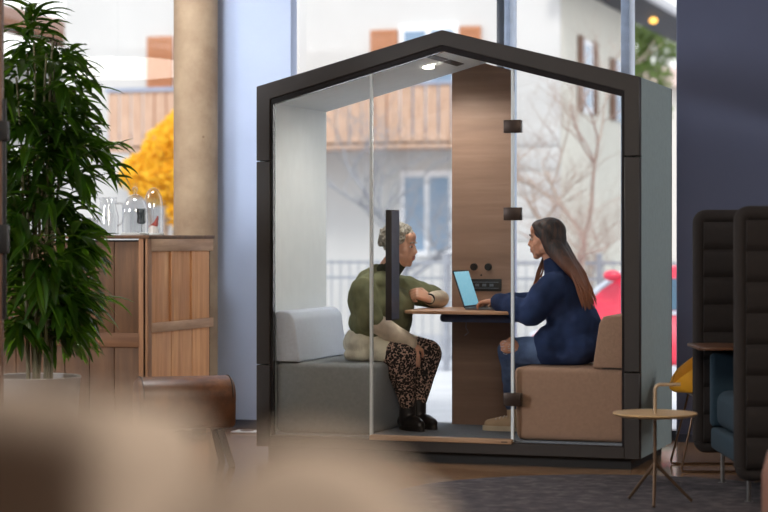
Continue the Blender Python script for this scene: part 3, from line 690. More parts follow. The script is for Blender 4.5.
# ================================================================== POTTED PLANT
PC = lat((33 - 384) / FPX * 10.5, 10.5)
plant = thing('potted_plant', 'tall leafy green plant in a round grey pot at the left', 'plant', PC)
bm = NB(); lathe(bm, [(.19, 0), (.205, .01), (.245, .54), (.25, .552), (.244, .556), (.228, .552), (.222, .5)], PC, 48, True, False); part('pot', bm, M('matt_grey_pot', (150, 144, 140), .45, var=.05), plant)
bm = NB(); lathe(bm, [(.2225, .515), (.12, .53), (.001, .525)], PC, 32, False, False); part('soil', bm, M('potting_soil', (48, 38, 32), .95, var=.4, scale=60, bmp=.6), plant)
m_lf = LEAF('glossy_plant_leaf', (12, 27, 9), (38, 70, 16), .3, .28, (122, 176, 34)); m_cane = M('plant_cane', (96, 92, 66), .7)
def leaf(bm, p, d, ln, wd, droop, up=V((0, 0, 1))):
    d = V(d).normalized(); s = d.cross(up)
    if s.length < .1: s = V((1, 0, 0))
    s.normalize(); n_ = 6; prev = None; q = V(p); tip = None; cup = random.uniform(.1, .35)
    for i in range(n_ + 1):
        t = i / n_; w = wd * (math.sin(PI * min(1, t ** .8 * .97 + .03)) ** .8) * (1 if i < n_ else 0)
        dd = (d + V((0, 0, -droop * t * 1.7))).normalized(); nn = s.cross(dd).normalized()
        if i: q = q + dd * ln / n_
        if i == n_: row = [bm.verts.new(q)]
        else: row = [bm.verts.new(q - s * w * .5 + nn * w * cup), bm.verts.new(q), bm.verts.new(q + s * w * .5 + nn * w * cup)]
        if prev:
            if len(row) == 3:
                bm.faces.new((prev[0], prev[1], row[1], row[0])); bm.faces.new((prev[1], prev[2], row[2], row[1]))
            else:
                bm.faces.new((prev[0], prev[1], row[0])); bm.faces.new((prev[1], prev[2], row[0]))
        prev = row
rr = random.Random(21); lbm = NB()
def env(z):      # half width of the foliage at a height
    ks = [(.55, .17), (.7, .27), (.95, .37), (1.2, .40), (1.45, .42), (1.7, .40), (1.95, .36), (2.15, .27), (2.35, .14), (2.5, .05)]
    for (a, b), (c, d) in zip(ks, ks[1:]):
        if z <= c: return b + (d - b) * (z - a) / (c - a)
    return .05
for i in range(11):
    a = rr.uniform(0, 2 * PI); r0 = rr.uniform(.03, .14); top = rr.uniform(1.5, 2.36) if i > 3 else rr.uniform(2.15, 2.4)
    b0 = PC + V((r0 * math.cos(a), r0 * math.sin(a), .51)); lean = rr.uniform(.05, .2) * (2.6 - top)
    pts = [b0 + V((math.cos(a) * lean * t * t + rr.uniform(-.01, .01), math.sin(a) * lean * t * t, (top - .51) * t)) for t in [k / 8 for k in range(9)]]
    bm = NB(); tube(bm, pts, [.011 - .0007 * k for k in range(9)], 8); part('stem', bm, m_cane, plant)
    z = .72 + rr.uniform(0, .12)
    while z < top:
        t = (z - .51) / (top - .51); k = min(7, int(t * 8)); p = pts[k].lerp(pts[k + 1], t * 8 - k)
        for tw in range(1 if rr.random() < .6 else 2):
            az = rr.uniform(0, 2 * PI); ln = max(.03, env(z) * rr.uniform(.35, .8) - (p - PC).xy.length * .5)
            q = p + V((math.cos(az) * ln, math.sin(az) * ln, ln * rr.uniform(.15, .55)))
            tube(lbm, [p, p.lerp(q, .5) + V((0, 0, .02)), q], [.004, .003, .002], 4)
            for m_ in range(rr.randint(5, 8)):
                la = az + rr.gauss(0, .8); el = rr.uniform(-.6, .7)
                leaf(lbm, q + V((rr.uniform(-.02, .02), rr.uniform(-.02, .02), rr.uniform(-.03, .03))), (math.cos(la) * math.cos(el), math.sin(la) * math.cos(el), math.sin(el)), rr.uniform(.16, .28), rr.uniform(.036, .054), rr.uniform(.2, .9))
        z += rr.uniform(.085, .14)
for m_ in range(40):
    la = rr.uniform(0, 2 * PI); z = rr.uniform(2.25, 2.44); el = rr.uniform(.1, 1.2)
    leaf(lbm, PC + V((rr.uniform(-.06, .06), rr.uniform(-.06, .06), z)), (math.cos(la) * math.cos(el), math.sin(la) * math.cos(el), math.sin(el)), rr.uniform(.14, .22), .042, .5)
part('foliage', lbm, m_lf, plant)

# slim door post at the very left edge
po = lat((-2 - 384) / FPX * 9.2, 9.2)
post = thing('door_post', 'slim brown post with black fittings at the left edge before the plant', 'post', po, TH)
bm = NB(); box(bm, (-.05, -.03, 0), (.022, .03, 3.3), .004); part('post_body', bm, WOOD('post_wood', (92, 66, 52), (140, 108, 88), 'Z'), post, local=True)
for a, b in ((1.71, 1.80), (1.2, 1.33)):
    bm = NB(); box(bm, (.0, -.045, a), (.05, .02, b), .004); part('fitting', bm, m_black, post, local=True)
bm = NB(); box(bm, (.026, -.03, .9), (.042, -.01, 1.9), .003); part('rod', bm, m_black, post, local=True)

# ================================================================== RIGHT SIDE FURNITURE
bm = NB(); lathe(bm, [(1.13, .0005), (1.14, .004), (1.12, .012), (.001, .012)], lat(1.1, 9.66), 96, False, False)
m_rug, nt, out = newmat('dark_patterned_rug'); v = coords(nt)
r1 = noise_node(nt, v, 11, 6, .7); vo = nt.nodes.new('ShaderNodeTexVoronoi'); vo.inputs['Scale'].default_value = 16; L(nt, v, vo.inputs['Vector'])
rc = ramp(nt, r1, [(.35, srgb(50, 46, 52)), (.5, srgb(72, 66, 72)), (.66, srgb(104, 96, 98))])
rc = mixcol(nt, ramp(nt, vo.outputs['Distance'], [(.2, (.5, .5, .5, 1)), (.5, (0, 0, 0, 1))]), rc, srgb(48, 44, 50)); princ(nt, out, rc, .95, 0, bump(nt, noise_node(nt, v, 200, 2), .5))
tag(part('round_rug', bm, m_rug), 'round dark grey patterned rug under the small side table', 'rug')

ST = lat((655 - 384) / FPX * 9.6, 9.6, .012)
st = thing('side_table', 'small round side table with a bent tube handle', 'side table', ST, TH)
m_ltop = WOOD('pale_round_top', (186, 150, 104), (214, 180, 132), 'X', .35, .6); m_tube = M('bronze_tube', (120, 98, 80), .35, .7)
bm = NB(); lathe(bm, [(.17, .412), (.192, .418), (.2, .426), (.198, .43), (.001, .426)], (0, 0, 0), 64); part('table_top', bm, m_ltop, st, local=True)
bm = NB(); tube(bm, [(0, 0, .16), (0, 0, .41)], .0085, 12); part('stem', bm, m_tube, st, local=True)
bm = NB(); pts = [(0, 0, .42), (0, 0, .535)] + [(.028 - .028 * math.cos(a), 0, .535 + .028 * math.sin(a)) for a in [PI / 2 * k / 6 for k in range(1, 7)]] + [(.12, 0, .563)]
tube(bm, pts, .0085, 12); part('handle', bm, M('pale_bronze_handle', (176, 154, 128), .4, .4), st, local=True)
for lx, dp in ((-22, .15), (-6, -.17), (38, .04)):
    bm = NB(); tube(bm, [(0, 0, .19), (lx / FPX * 9.6, dp, .006)], [.009, .0075], 10); part('leg', bm, m_tube, st, local=True)

SO = lat(1.632, 10.12)
so = thing('high_back_sofa', 'high backed sofa with ribbed black side walls and teal seat', 'sofa', SO, TH)
m_rib = M('black_brown_quilted_fabric', (31, 25, 24), .85, var=.1, scale=40, bmp=.2, bscale=300); m_teal = M('teal_wool', (27, 50, 64), .9, var=.1, scale=50, bmp=.25, bscale=350)
def wing(nm, y):
    bm = NB(); z0, z1 = .16, 1.385; n_ = 8; h = (z1 - z0 - .06) / n_
    pf = lambda t: .030 + .022 * (1 - (2 * t - 1) ** 4)
    ps = [(z0 + .03 + (k + i / 8) * h, pf(i / 8)) for k in range(n_) for i in range(8)] + [(z1 - .03, .03)]
    prism(bm, [(y + q, z) for z, q in ps] + [(y - q, z) for z, q in ps[::-1]], 'x', .06, .86)
    o = part('side_wall', bm, m_rib, so, local=True)
    bm = NB(); c = .035; pts = [(.042, y, z0 + c)]
    pts += [(.042, y, z1 - c)] + [(.042 + c - c * math.cos(a), y, z1 - c + c * math.sin(a) - 0) for a in [PI / 2 * k / 5 for k in range(1, 6)]] + [(.85, y, z1)]
    tube(bm, pts, .036, 12, True, .8); tube(bm, [(.042, y, z0 + c)] + [(.042 + c - c * math.cos(a), y, z0 + c - c * math.sin(a)) for a in [PI / 2 * k / 5 for k in range(1, 6)]] + [(.85, y, z0)], .03, 12)
    part('padded_edge', bm, m_rib, o, local=True)
wing('far', .63); wing('near', -.63)
bm = NB()
for k in range(9): box(bm, (.82, -.6, .19 + k * .131), (.9, .6, .19 + (k + 1) * .131 - .004), .036, 4)
part('back_wall', bm, m_rib, so, local=True)
bm = NB(); box(bm, (.09, -.56, .16), (.82, .56, .275), .02, 3); part('seat_base', bm, m_teal, so, local=True)
bm = NB(); box(bm, (.105, -.555, .277), (.8, .50, .475), .06, 5); part('seat_cushion', bm, m_teal, so, local=True)
bm = NB(); box(bm, (.085, .50, .277), (.8, .575, .665), .025, 4); part('arm_pad', bm, m_teal, so, local=True)
for lx, ly in ((.11, .30), (.11, -.45), (.76, .4), (.76, -.45)):
    bm = NB(); tube(bm, [(lx, ly, .165), (lx, ly, .014), (lx, ly, .0125)], [.011, .011, .022], 14); part('leg', bm, m_steel, so, local=True)
bm = NB(); pp = [(-.035, .16), (-.01, .13), (.3, .13), (.3, .58), (-.01, .58), (-.035, .55)]
prism(bm, pp, 'z', .700, .716); bevel_all(bm, .005, 2, 30); part('side_tray', bm, WOOD('walnut_tray', (70, 46, 34), (120, 82, 60), 'X', .35), so, local=True)

YC = lat(1.81, 11.16)
yc = thing('tub_chair', 'yellow shell chair on a thin wire sled base behind the sofa', 'chair', YC, TH)
m_yel = M('mustard_yellow_shell', (214, 152, 32), .55, var=.06)
bm = NB(); N = 28; rows = []
for j in range(8):
    t = j / 7; row = []
    for k in range(N + 1):
        a = -PI * .985 + 2 * PI * .985 * k / N; back_ = (1 + math.cos(a)) / 2            # a = 0 is the back (+x)
        hgt = (.03 + .30 * back_ ** .55) * max(0, (t - .3) / .7) ** 1.3
        r_ = .21 * min(1, t / .45) ** .8 + .045 * max(0, t - .45)
        row.append(bm.verts.new((r_ * math.cos(a), r_ * math.sin(a) * 1.05, .405 + hgt + .02 * (1 - t))))
    rows.append(row)
for a, b in zip(rows, rows[1:]):
    for k in range(N): bm.faces.new((a[k], a[k + 1], b[k + 1], b[k]))
bmesh.ops.remove_doubles(bm, verts=bm.verts, dist=.0005)
g = bmesh.ops.solidify(bm, geom=bm.faces[:], thickness=.02); bmesh.ops.recalc_face_normals(bm, faces=bm.faces)
part('shell', bm, m_yel, yc, local=True)
m_wire = M('warm_chrome_wire', (120, 98, 82), .3, .9)
for s in (-1, 1):
    bm = NB(); y = s * .2; tube(bm, [(-.11, s * .14, .405), (-.20, y, .02), (-.195, y, .008), (-.18, y, .0065), (.20, y, .0065), (.215, y, .02), (.10, s * .14, .405)], .0065, 10); part('sled_runner', bm, m_wire, yc, local=True)
bm = NB(); tube(bm, [(-.11, -.14, .405), (-.11, .14, .405)], .0065, 10); tube(bm, [(.10, -.14, .405), (.10, .14, .405)], .0065, 10); part('seat_brace', bm, m_wire, yc, local=True)

# tan pouf at the right edge
TP = lat((763 - 384) / FPX * 7.6 + .30, 7.6)
tp = thing('leather_pouf', 'tan leather pouf cut off by the right edge of the photo', 'pouf', TP)
bm = NB(); lathe(bm, [(.24, .04), (.285, .07), (.30, .16), (.30, .38), (.28, .46), (.23, .50), (.10, .515), (.001, .517)], TP, 32, True, False); part('pouf_body', bm, M('tan_leather', (128, 92, 78), .5, var=.1), tp)
bm = NB(); lathe(bm, [(.22, 0), (.23, .041)], TP, 32); part('pouf_base', bm, m_black, tp)

# floor socket by the pier
FS = V((-1.72, 1.35, 0)); fs = thing('floor_socket', 'flat pale floor socket beside the pier baseboard', 'socket', FS)
bm = NB(); box(bm, FS + V((-.11, -.07, .0005)), FS + V((.11, .07, .012)), .004); part('cover_plate', bm, M('pale_cover', (206, 208, 212), .4), fs)
bm = NB(); lathe(bm, [(.045, .012), (.045, .016), (.001, .016)], FS + V((-.02, 0, 0)), 24, True, False); part('lid', bm, M('lid_brown', (96, 78, 72), .5), fs)

# foreground chairs, far out of focus
m_bei = M('beige_upholstery', (192, 174, 158), .9, var=.06, scale=20, bmp=.2, bscale=200)
def fg_chair(label, px, d, top, w, th):
    a = math.radians(50); lt = (px - 384) / FPX * d - (w / 2 * math.cos(a) - th / 2 * math.sin(a)); c = lat(lt, d + w / 2 * math.sin(a) + th / 2 * math.cos(a))
    t = thing('upholstered_chair', label, 'chair', c, TH - a)
    bm = NB(); box(bm, (-w / 2, -th / 2, .42), (w / 2, th / 2, top), .035, 6); part('backrest', bm, m_bei, t, local=True)
    bm = NB(); box(bm, (-w / 2, -th / 2 - .36, .40), (w / 2, -th / 2 - .002, .50), .03, 4); part('seat', bm, m_bei, t, local=True)
    for sx_ in (-1, 1):
        for y in (0, -.32):
            bm = NB(); tube(bm, [(sx_ * (w / 2 - .04), y, .41), (sx_ * (w / 2 - .02), y, 0)], [.018, .013], 10); part('leg', bm, m_leg, t, local=True)
fg_chair('blurred beige square-backed chair filling the lower left corner of the photo', 100, 1.3, 1.156, .34, .10)
RC = lat((308 - 384) / FPX * 1.15, 1.15)
t = thing('upholstered_chair', 'blurred beige chair with a rounded back, low in the foreground left of the centre', 'chair', RC, TH)
pf = [(-.17, .44), (.17, .44), (.17, .70)] + [(.17 * math.cos(a), .70 + .452 * math.sin(a)) for a in [PI * k / 24 for k in range(1, 24)]] + [(-.17, .70)]
bm = NB(); prism(bm, pf, 'y', -.03, .03); bevel_all(bm, .018, 4, 40); part('backrest', bm, m_bei, t, local=True)
bm = NB(); box(bm, (-.19, -.42, .40), (.19, -.032, .49), .03, 4); part('seat', bm, m_bei, t, local=True)
for sx_ in (-1, 1):
    for y in (-.38, -.06):
        bm = NB(); tube(bm, [(sx_ * .15, y, .41), (sx_ * .17, y, 0)], [.018, .013], 10); part('leg', bm, m_leg, t, local=True)
    bm = NB(); box(bm, (sx_ * .15 - .015, -.03, .40), (sx_ * .15 + .015, .03, .45), .004); part('back_support', bm, m_leg, t, local=True)

# pendant lamp hanging in the room (its reflection shows in the left window)
VL = lat((118 - 384) / FPX * 16.2, 16.2); RL = V((VL.x, 2 * 1.8 - VL.y, 1.266 + (HOR - 69) / FPX * 16.2))
pd = thing('pendant_lamp', 'wide white drum pendant lamp mirrored in the left window', 'lamp', RL)
bm = NB(); lathe(bm, [(.05, -.065), (.47, -.05), (.5, -.01), (.5, .02), (.46, .06), (.05, .065)], RL, 48); part('lamp_shade', bm, EMIT('lit_shade', (255, 244, 230), 6), pd)
bm = NB(); tube(bm, [RL + V((0, 0, .06)), V((RL.x, RL.y, 3.3))], .006, 8); part('cord', bm, m_black, pd)

# ================================================================== OUTSIDE (several colours paled to imitate haze)
m_pave = M('pale_pavement', (196, 196, 198), .9, var=.08, scale=3)
m_road = M('pale_asphalt', (176, 178, 184), .9, var=.08, scale=3)
struct('trim_sidewalk', (-30, 1.95, -.3), (30, 8.5, -.06), m_pave)
struct('trim_street', (-60, 8.5, -.6), (60, 70, -.45), m_road)

m_hwall = M('white_render', (202, 201, 199), .9, var=.06, scale=.5)
m_hwall2 = M('cream_render', (206, 202, 190), .9, var=.03, scale=1)
m_shut = M('brown_shutter', (176, 118, 82), .7, var=.1, scale=8); m_sdark = M('dark_shutter', (112, 78, 58), .7)
m_pane = M('blue_pane', (124, 150, 176), .15); m_wfr = M('white_window_frame', (236, 236, 238), .6)
m_balc = WOOD('balcony_wood', (184, 148, 124), (218, 184, 160), 'Z', .7)  # wood lightened to imitate haze
FY = 24.0
hs = thing('house', 'large white house across the street with a wooden balcony', 'house', (-10, FY, -.45))
bm = NB(); box(bm, (-14.87, FY, -.45), (-5.12, 30.2, 9)); part('wall', bm, m_hwall, hs)
bm = NB(); box(bm, (-5.118, FY + .05, -.45), (-5.10, 30.2, 5.8)); part('side_wall', bm, m_hwall2, hs)
def hwin(x0, x1, z0, z1, n_=2):
    bm = NB(); box(bm, (x0, FY - .06, z0), (x1, FY - .005, z1), .01); f = part('window', bm, m_wfr, hs)
    bm = NB(); w = (x1 - x0 - .1) / n_
    for k in range(n_): box(bm, (x0 + .1 + k * w, FY - .07, z0 + .1), (x0 + (k + 1) * w, FY - .061, z1 - .12))
    part('pane', bm, m_pane, f)
def hshut(x0, x1, z0, z1):
    bm = NB(); box(bm, (x0, FY - .1, z0), (x1, FY - .01, z1), .01)
    for k in range(int((z1 - z0) / .12)): box(bm, (x0 + .06, FY - .115, z0 + .06 + k * .12), (x1 - .06, FY - .1, z0 + .13 + k * .12))
    part('shutter', bm, m_shut, hs)
hwin(-8.1, -6.98, 3.1, 5.14); hshut(-8.64, -8.13, 3.1, 5.06); hshut(-6.95, -6.56, 3.1, 5.07)
hwin(-12.55, -11.4, 3.1, 5.14); hshut(-13.1, -12.58, 3.1, 5.08); hshut(-11.35, -10.8, 3.1, 5.08)
hwin(-8.08, -7.06, .95, 2.5); hwin(-12.2, -11.1, .95, 2.5)
bl = NB(); box(bl, (-13.35, FY - 1.3, 2.86), (-6.4, FY, 2.96)); ba = part('balcony', bl, m_balc, hs)
bm = NB(); k = -13.3
while k < -6.45:
    box(bm, (k, FY - 1.3, 2.92), (k + .2, FY - 1.27, 3.95)); k += .235
part('balcony_boards', bm, m_balc, ba)
bm = NB(); box(bm, (-13.35, FY - 1.34, 3.95), (-6.4, FY - 1.22, 4.02)); box(bm, (-13.35, FY - 1.27, 3.1), (-6.4, FY - 1.24, 3.2)); part('handrail', bm, M('grey_rail', (150, 160, 180), .6), ba)
for (y0_, y1_) in ((25.25, 25.55), (26.4, 26.75)):
    bm = NB(); box(bm, (-5.10, y0_, 3.6), (-5.04, y1_, 4.98 if y0_ < 26 else 4.98)); part('shutter', bm, m_sdark, hs)
bm = NB(); box(bm, (-5.10, 25.58, 3.6), (-5.06, 26.37, 4.95)); f = part('window', bm, m_wfr, hs)
bm = NB(); box(bm, (-5.06, 25.7, 3.7), (-5.05, 26.25, 4.85)); part('pane', bm, m_pane, f)
for (y0_, y1_) in ((28.0, 28.4), (29.4, 29.8)):
    bm = NB(); box(bm, (-5.10, y0_, 3.6), (-5.04, y1_, 4.8)); part('shutter', bm, m_sdark, hs)
bm = NB(); box(bm, (-5.10, 28.45, 3.6), (-5.06, 29.35, 4.8)); part('window', bm, m_pane, hs)
bm = NB(); box(bm, (-5.2, FY - .5, 5.8), (-4.15, 36.5, 5.95)); ev = part('eave', bm, M('dark_blue_soffit', (22, 26, 40), .7), hs)
bm = NB(); box(bm, (-4.15, FY - .5, 5.78), (-4.03, 36.5, 5.93)); part('gutter', bm, M('pale_gutter', (186, 186, 190), .5), ev)
bm = NB(); ell(bm, (-4.62, 30.0, 5.72), (.08, .08, .06)); part('eave_lamp', bm, EMIT('warm_lamp', (255, 190, 90), 3), ev)
for k in range(7):                                     # clapboard lines low on the right of the facade
    bm = NB(); box(bm, (-6.35, FY - .03, .4 + k * .42), (-5.12, FY - .001, .78 + k * .42), .01); part('cladding_board', bm, m_hwall, hs)

nh = thing('neighbour_house', 'neighbouring house with a brown rafter roof at the top left', 'house', (-17.6, 27, -.45))
bm = NB(); box(bm, (-21, 27, -.45), (-16.4, 33, 5)); part('wall', bm, M('grey_render', (170, 170, 168), .9), nh)
bm = NB(); prism(bm, [(-21.5, 6.9), (-15.3, 5.15), (-15.3, 5.3), (-21.5, 7.05)], 'y', 25, 34); rf = part('roof', bm, M('brown_roof_boards', (120, 84, 64), .8), nh)
bm = NB()
for k in range(12): prism(bm, [(-21.5, 6.72), (-15.35, 4.99), (-15.35, 5.14), (-21.5, 6.88)], 'y', 25.1 + k * .7, 25.25 + k * .7)
part('rafters', bm, M('dark_rafter', (84, 58, 46), .8), rf)

fh = thing('far_building', 'pale building far down the street behind the green tree', 'building', (-10, 62, -.45))
bm = NB(); box(bm, (-22, 60, -.45), (2, 66, 6.6)); part('wall', bm, M('pale_far_wall', (214, 208, 200), .9), fh)
bm = NB(); prism(bm, [(59.5, 6.6), (63, 7.6), (66.5, 6.6)], 'x', -22.3, 2.3); part('roof', bm, M('pale_far_roof', (206, 180, 170), .8), fh)
bm = NB()
for k in range(7): box(bm, (-21 + k * 3, 59.94, 2.2), (-19.6 + k * 3, 59.99, 3.8))
part('window', bm, m_pane, fh)

# fences
fn = thing('metal_fence', 'black metal railing paled as by glare along the far side of the street', 'fence', (-5, 14, -.45))
m_fn = M('paled_fence_metal', (150, 154, 162), .6)  # black metal coloured grey to imitate glare
for z in (.96, .76, -.25):
    bm = NB(); box(bm, (-8.2, 13.98, z - .018), (3, 14.02, z + .018)); part('rail', bm, m_fn, fn)
bm = NB()
for k in range(88): box(bm, (-8.15 + k * .125, 13.99, -.3), (-8.15 + k * .125 + .012, 14.01, 1.0))
part('bars', bm, m_fn, fn)
for k in range(6):
    bm = NB(); box(bm, (-8.2 + k * 2 - .03, 13.96, -.45), (-8.2 + k * 2 + .03, 14.04, 1.08)); part('post', bm, m_fn, fn)

# bare trees
def bare_tree(name, label, base, h, seed, mat, lean=(0, 0), r0=.11, spread=.6):
    r_ = random.Random(seed); t = thing(name, label, 'tree', base); tr = NB(); br_ = NB()
    def grow(p, d, ln, r, lvl):
        bm_ = tr if lvl == 0 else br_; pts = [p]; dd = V(d)
        for k in range(5):
            dd = (dd + V((r_.uniform(-1, 1), r_.uniform(-1, 1), r_.uniform(-.4, .8))) * (.12 if lvl == 0 else .22)).normalized(); pts.append(pts[-1] + dd * ln / 5)
        tube(bm_, pts, [r * (1 - .1 * k) for k in range(6)], 6 if lvl < 2 else 4)
        if lvl >= 6 or r < .0022: return
        for k in range(r_.randint(2, 3) + (2, 2, 1, 1, 0, 0, 0)[lvl]):
            q = pts[r_.randint(2, 5)]; az = r_.uniform(0, 2 * PI); nd = (dd * .75 + V((math.cos(az), math.sin(az), r_.uniform(-.2, .5))) * spread).normalized()
            grow(q, nd, ln * r_.uniform(.55, .8), r * r_.uniform(.38, .55), lvl + 1)
    grow(V(base), V((lean[0], lean[1], 1)).normalized(), h, r0, 0)
    part('trunk', tr, mat, t); part('branches', br_, mat, t)
m_bark = M('pale_brown_bark', (168, 152, 140), .9, var=.2); m_bark2 = M('grey_bark', (142, 144, 150), .9, var=.2)  # bark paled to imitate washed-out daylight
bare_tree('bare_tree', 'leafless tree with a brown trunk seen through the right booth pane', (-2.37, 13.3, -.45), 1.75, 5, m_bark, (0, 0), .075, .8)
bare_tree('bare_tree', 'leafless tree with a leaning grey trunk seen behind the green sweater', (-7.1, 20, -.45), 1.7, 9, m_bark2, (.3, 0), .085, .85)
bare_tree('bare_tree', 'leafless thin tree before the corner of the white house', (-4.0, 21, -.45), 1.5, 14, m_bark, (.1, 0), .06, .8)

# shrubs and leafy trees
def leafy(name, label, cat, base, blobs, nleaf, size, mat, trunk_h, bark, seed):
    r_ = random.Random(seed); t = thing(name, label, cat, base); b = V(base)
    bm = NB(); tube(bm, [b, b + V((.03, 0, trunk_h * .5)), b + V((0, 0, trunk_h))], [.12, .09, .05], 8)
    for c, rd in blobs: tube(bm, [b + V((0, 0, trunk_h * .6)), b + V(c)], [.04, .015], 6)
    part('trunk', bm, bark, t)
    bm = NB(); tot = sum(rd ** 2 for c, rd in blobs)
    for c, rd in blobs:
        for k in range(int(nleaf * rd ** 2 / tot)):
            d = V((r_.gauss(0, 1), r_.gauss(0, 1), r_.gauss(0, 1))).normalized() * rd * r_.uniform(.45, 1) ** .6
            p = b + V(c) + d; e1 = V((r_.gauss(0, 1), r_.gauss(0, 1), r_.gauss(0, 1))).normalized(); e2 = e1.orthogonal().normalized(); s_ = size * r_.uniform(.6, 1.3)
            vs = [bm.verts.new(p + e1 * s_), bm.verts.new(p + e2 * s_ * .5), bm.verts.new(p - e1 * s_), bm.verts.new(p - e2 * s_ * .5)]; bm.faces.new(vs)
    part('foliage', bm, mat, t)
m_yl = LEAF('yellow_autumn_leaf', (232, 176, 24), (250, 212, 60), .7, .4, (255, 214, 70)); m_gl = LEAF('street_green_leaf', (66, 92, 40), (128, 150, 78), .7, .3)
yb = V((-9.12, 16.0, -.45))
leafy('autumn_shrub', 'bright yellow autumn shrub in front of the balcony', 'shrub', yb,
      [((-.32, 0, 2.65), .33), ((.12, .1, 2.95), .48), ((.5, 0, 3.2), .5), ((.05, 0, 2.6), .42), ((.5, 0, 2.6), .45), ((.4, 0, 2.1), .3), ((.42, 0, 1.6), .25)], 5200, .07, m_yl, 1.6, m_bark, 2)
leafy('street_tree', 'green leafy tree at the end of the white house', 'tree', (-7.9, 45, -.45), [((-.5, 0, 6.9), .9), ((.3, 0, 6.2), .6), ((.9, 0, 7.2), .6), ((0, 0, 7.9), .8), ((-.9, 0, 6.0), .5), ((.5, 0, 5.2), .4)], 2600, .12, m_gl, 4, m_bark, 4)
leafy('garden_tree', 'green tree between the two houses at the top left', 'tree', (-16.6, 22.5, -.45), [((-.3, 0, 4.3), .7), ((.3, 0, 3.6), .7), ((-.3, 0, 3.0), .7)], 2200, .12, m_gl, 3, m_bark, 6)

# red car
CY = 11.5
car = thing('car', 'red car parked on the street, seen past the right bench', 'car', (-.4, CY, -.45))
m_red = M('red_car_paint', (226, 52, 78), .25, var=.03, spec=.7); m_cw = M('car_window', (92, 118, 136), .1); m_chr = M('car_trim', (206, 212, 220), .3, .4)
X0 = -2.32
side = [(X0, -.1), (X0 + .02, .12), (X0 + .18, .28), (X0 + .55, .42), (X0 + .85, .72), (X0 + 1.15, .93), (X0 + 1.8, .99), (X0 + 2.9, .98), (X0 + 3.6, .85), (X0 + 4.05, .50), (X0 + 4.2, .40), (X0 + 4.22, -.1)]
bm = NB(); prism(bm, side, 'y', CY - .8, CY + .8); bevel_all(bm, .06, 3, 20); body_ = part('car_body', bm, m_red, car)
bm = NB(); prism(bm, [(X0 + 1.42, .50), (X0 + 1.62, .84), (X0 + 2.9, .84), (X0 + 3.45, .70), (X0 + 3.6, .5)], 'y', CY - .815, CY - .801); part('side_window', bm, m_cw, body_)
bm = NB(); tube(bm, [(X0 + .56, CY - .78, .44), (X0 + .85, CY - .77, .73), (X0 + 1.16, CY - .76, .94)], .035, 8); part('windscreen_pillar', bm, m_chr, body_)
bm = NB(); prism(bm, [(X0 + 1.38, .45), (X0 + 3.7, .45), (X0 + 3.7, .49), (X0 + 1.38, .49)], 'y', CY - .825, CY - .8); part('belt_trim', bm, m_chr, body_)
bm = NB(); ell(bm, (X0 + 1.02, CY - .92, .87), (.10, .07, .06)); part('wing_mirror', bm, m_red, body_)
for wx in (X0 + .75, X0 + 3.4):
    for wy in (CY - .72, CY + .72):
        bm = NB(); tube(bm, [(wx, wy - .1, -.13), (wx, wy + .1, -.13)], .31, 28); w = part('wheel', bm, m_black, car)
        bm = NB(); tube(bm, [(wx, wy - .108, -.13), (wx, wy - .1, -.13)], [.17, .19], 24); part('hub', bm, m_steel, w)
bm = NB(); ell(bm, (X0 + .14, CY - .62, .2), (.12, .14, .06)); part('headlamp', bm, m_chr, body_)

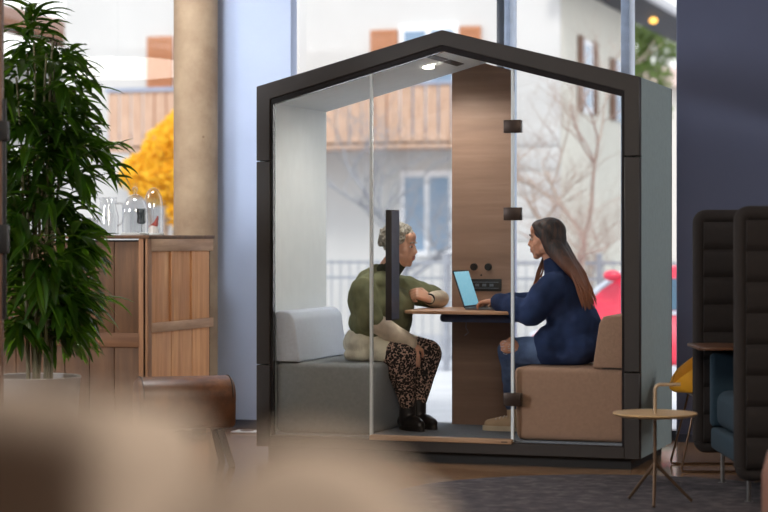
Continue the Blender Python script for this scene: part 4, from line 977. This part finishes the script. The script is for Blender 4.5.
# ================================================================== LIGHT
w = bpy.data.worlds.new('overcast'); sc.world = w; w.use_nodes = True; nt = w.node_tree; nt.nodes.clear()
out = nt.nodes.new('ShaderNodeOutputWorld'); bg = nt.nodes.new('ShaderNodeBackground')
tc = nt.nodes.new('ShaderNodeTexCoord'); sx = nt.nodes.new('ShaderNodeSeparateXYZ'); L(nt, tc.outputs['Generated'], sx.inputs[0])
col = ramp(nt, sx.outputs['Z'], [(.0, srgb(244, 243, 240)), (.5, srgb(228, 234, 244))])
L(nt, col, bg.inputs['Color']); bg.inputs['Strength'].default_value = 1.65; L(nt, bg.outputs[0], out.inputs['Surface'])
def lamp(name, kind, loc, energy, color, size=1, size_y=None, aim=None, **kw):
    d = bpy.data.lights.new(name, kind); d.energy = energy; d.color = color
    if kind == 'AREA':
        d.size = size
        if size_y: d.shape = 'RECTANGLE'; d.size_y = size_y
    for k, v_ in kw.items(): setattr(d, k, v_)
    o = bpy.data.objects.new(name, d); COL.objects.link(o); o.location = loc
    if aim is not None: o.rotation_euler = (V(aim) - V(loc)).to_track_quat('-Z', 'Y').to_euler()
    return o
lamp('sun', 'SUN', (0, 0, 20), 1.6, (1, .96, .90), angle=math.radians(12), aim=(-5, 16, 0))
lamp('left_fill', 'AREA', (-5.1, -6, 2.7), 200, (.90, .94, 1), 1.0, 1.0, aim=(-1.6, 1.7, 1.3))  # unseen cool fill added to brighten the pier from the left
lamp('pier_fill', 'AREA', (-1.95, -.05, 3.27), 60, (.94, .96, 1), .5, .5, aim=(-1.8, 1.65, .6))  # unseen fill added above to brighten the pier
lamp('warm_front_fill', 'AREA', (1.6, -5.2, 3.25), 100, (1, .88, .74), 1.6, 1.6, aim=(.2, .4, .6))  # unseen warm fill added to brighten the booth front and the sitters
lamp('right_fill', 'AREA', (5.4, .9, 2.7), 60, (.95, .97, 1), 1.2, 1.2, aim=(1, .5, 1.2))  # unseen fill added to light the right side of the booth
lamp('near_fill', 'AREA', (4.6, -10.6, 3.0), 62, (1, .92, .82), 1.0, 1.0, aim=(2.9, -9.7, 1.0))  # unseen fill added to light the nearest chairs
lamp('booth_downlight', 'SPOT', (-.21, .42, zi(.21) - .05), 30, (1, .95, .86), spot_size=math.radians(160), spot_blend=.6, shadow_soft_size=.04, aim=(-.1, .44, 0))

# ================================================================== CAMERA
cd = bpy.data.cameras.new('camera'); cam = bpy.data.objects.new('camera', cd); COL.objects.link(cam)
cam.location = CAM; cam.rotation_euler = (PI / 2, 0, TH)
cd.sensor_width = 36; cd.lens = FPX * 36 / 768; cd.shift_y = -(256 - HOR) / 768
cd.clip_start = .05; cd.clip_end = 300
cd.dof.use_dof = True; cd.dof.focus_distance = 11.6; cd.dof.aperture_fstop = 2.0
sc.camera = cam
sc.view_settings.view_transform = 'Standard'
sc.view_settings.look = 'None'
sc.view_settings.exposure = .3
sc.cycles.transparent_max_bounces = 24
sc.cycles.max_bounces = 8
sc.cycles.sample_clamp_indirect = 6
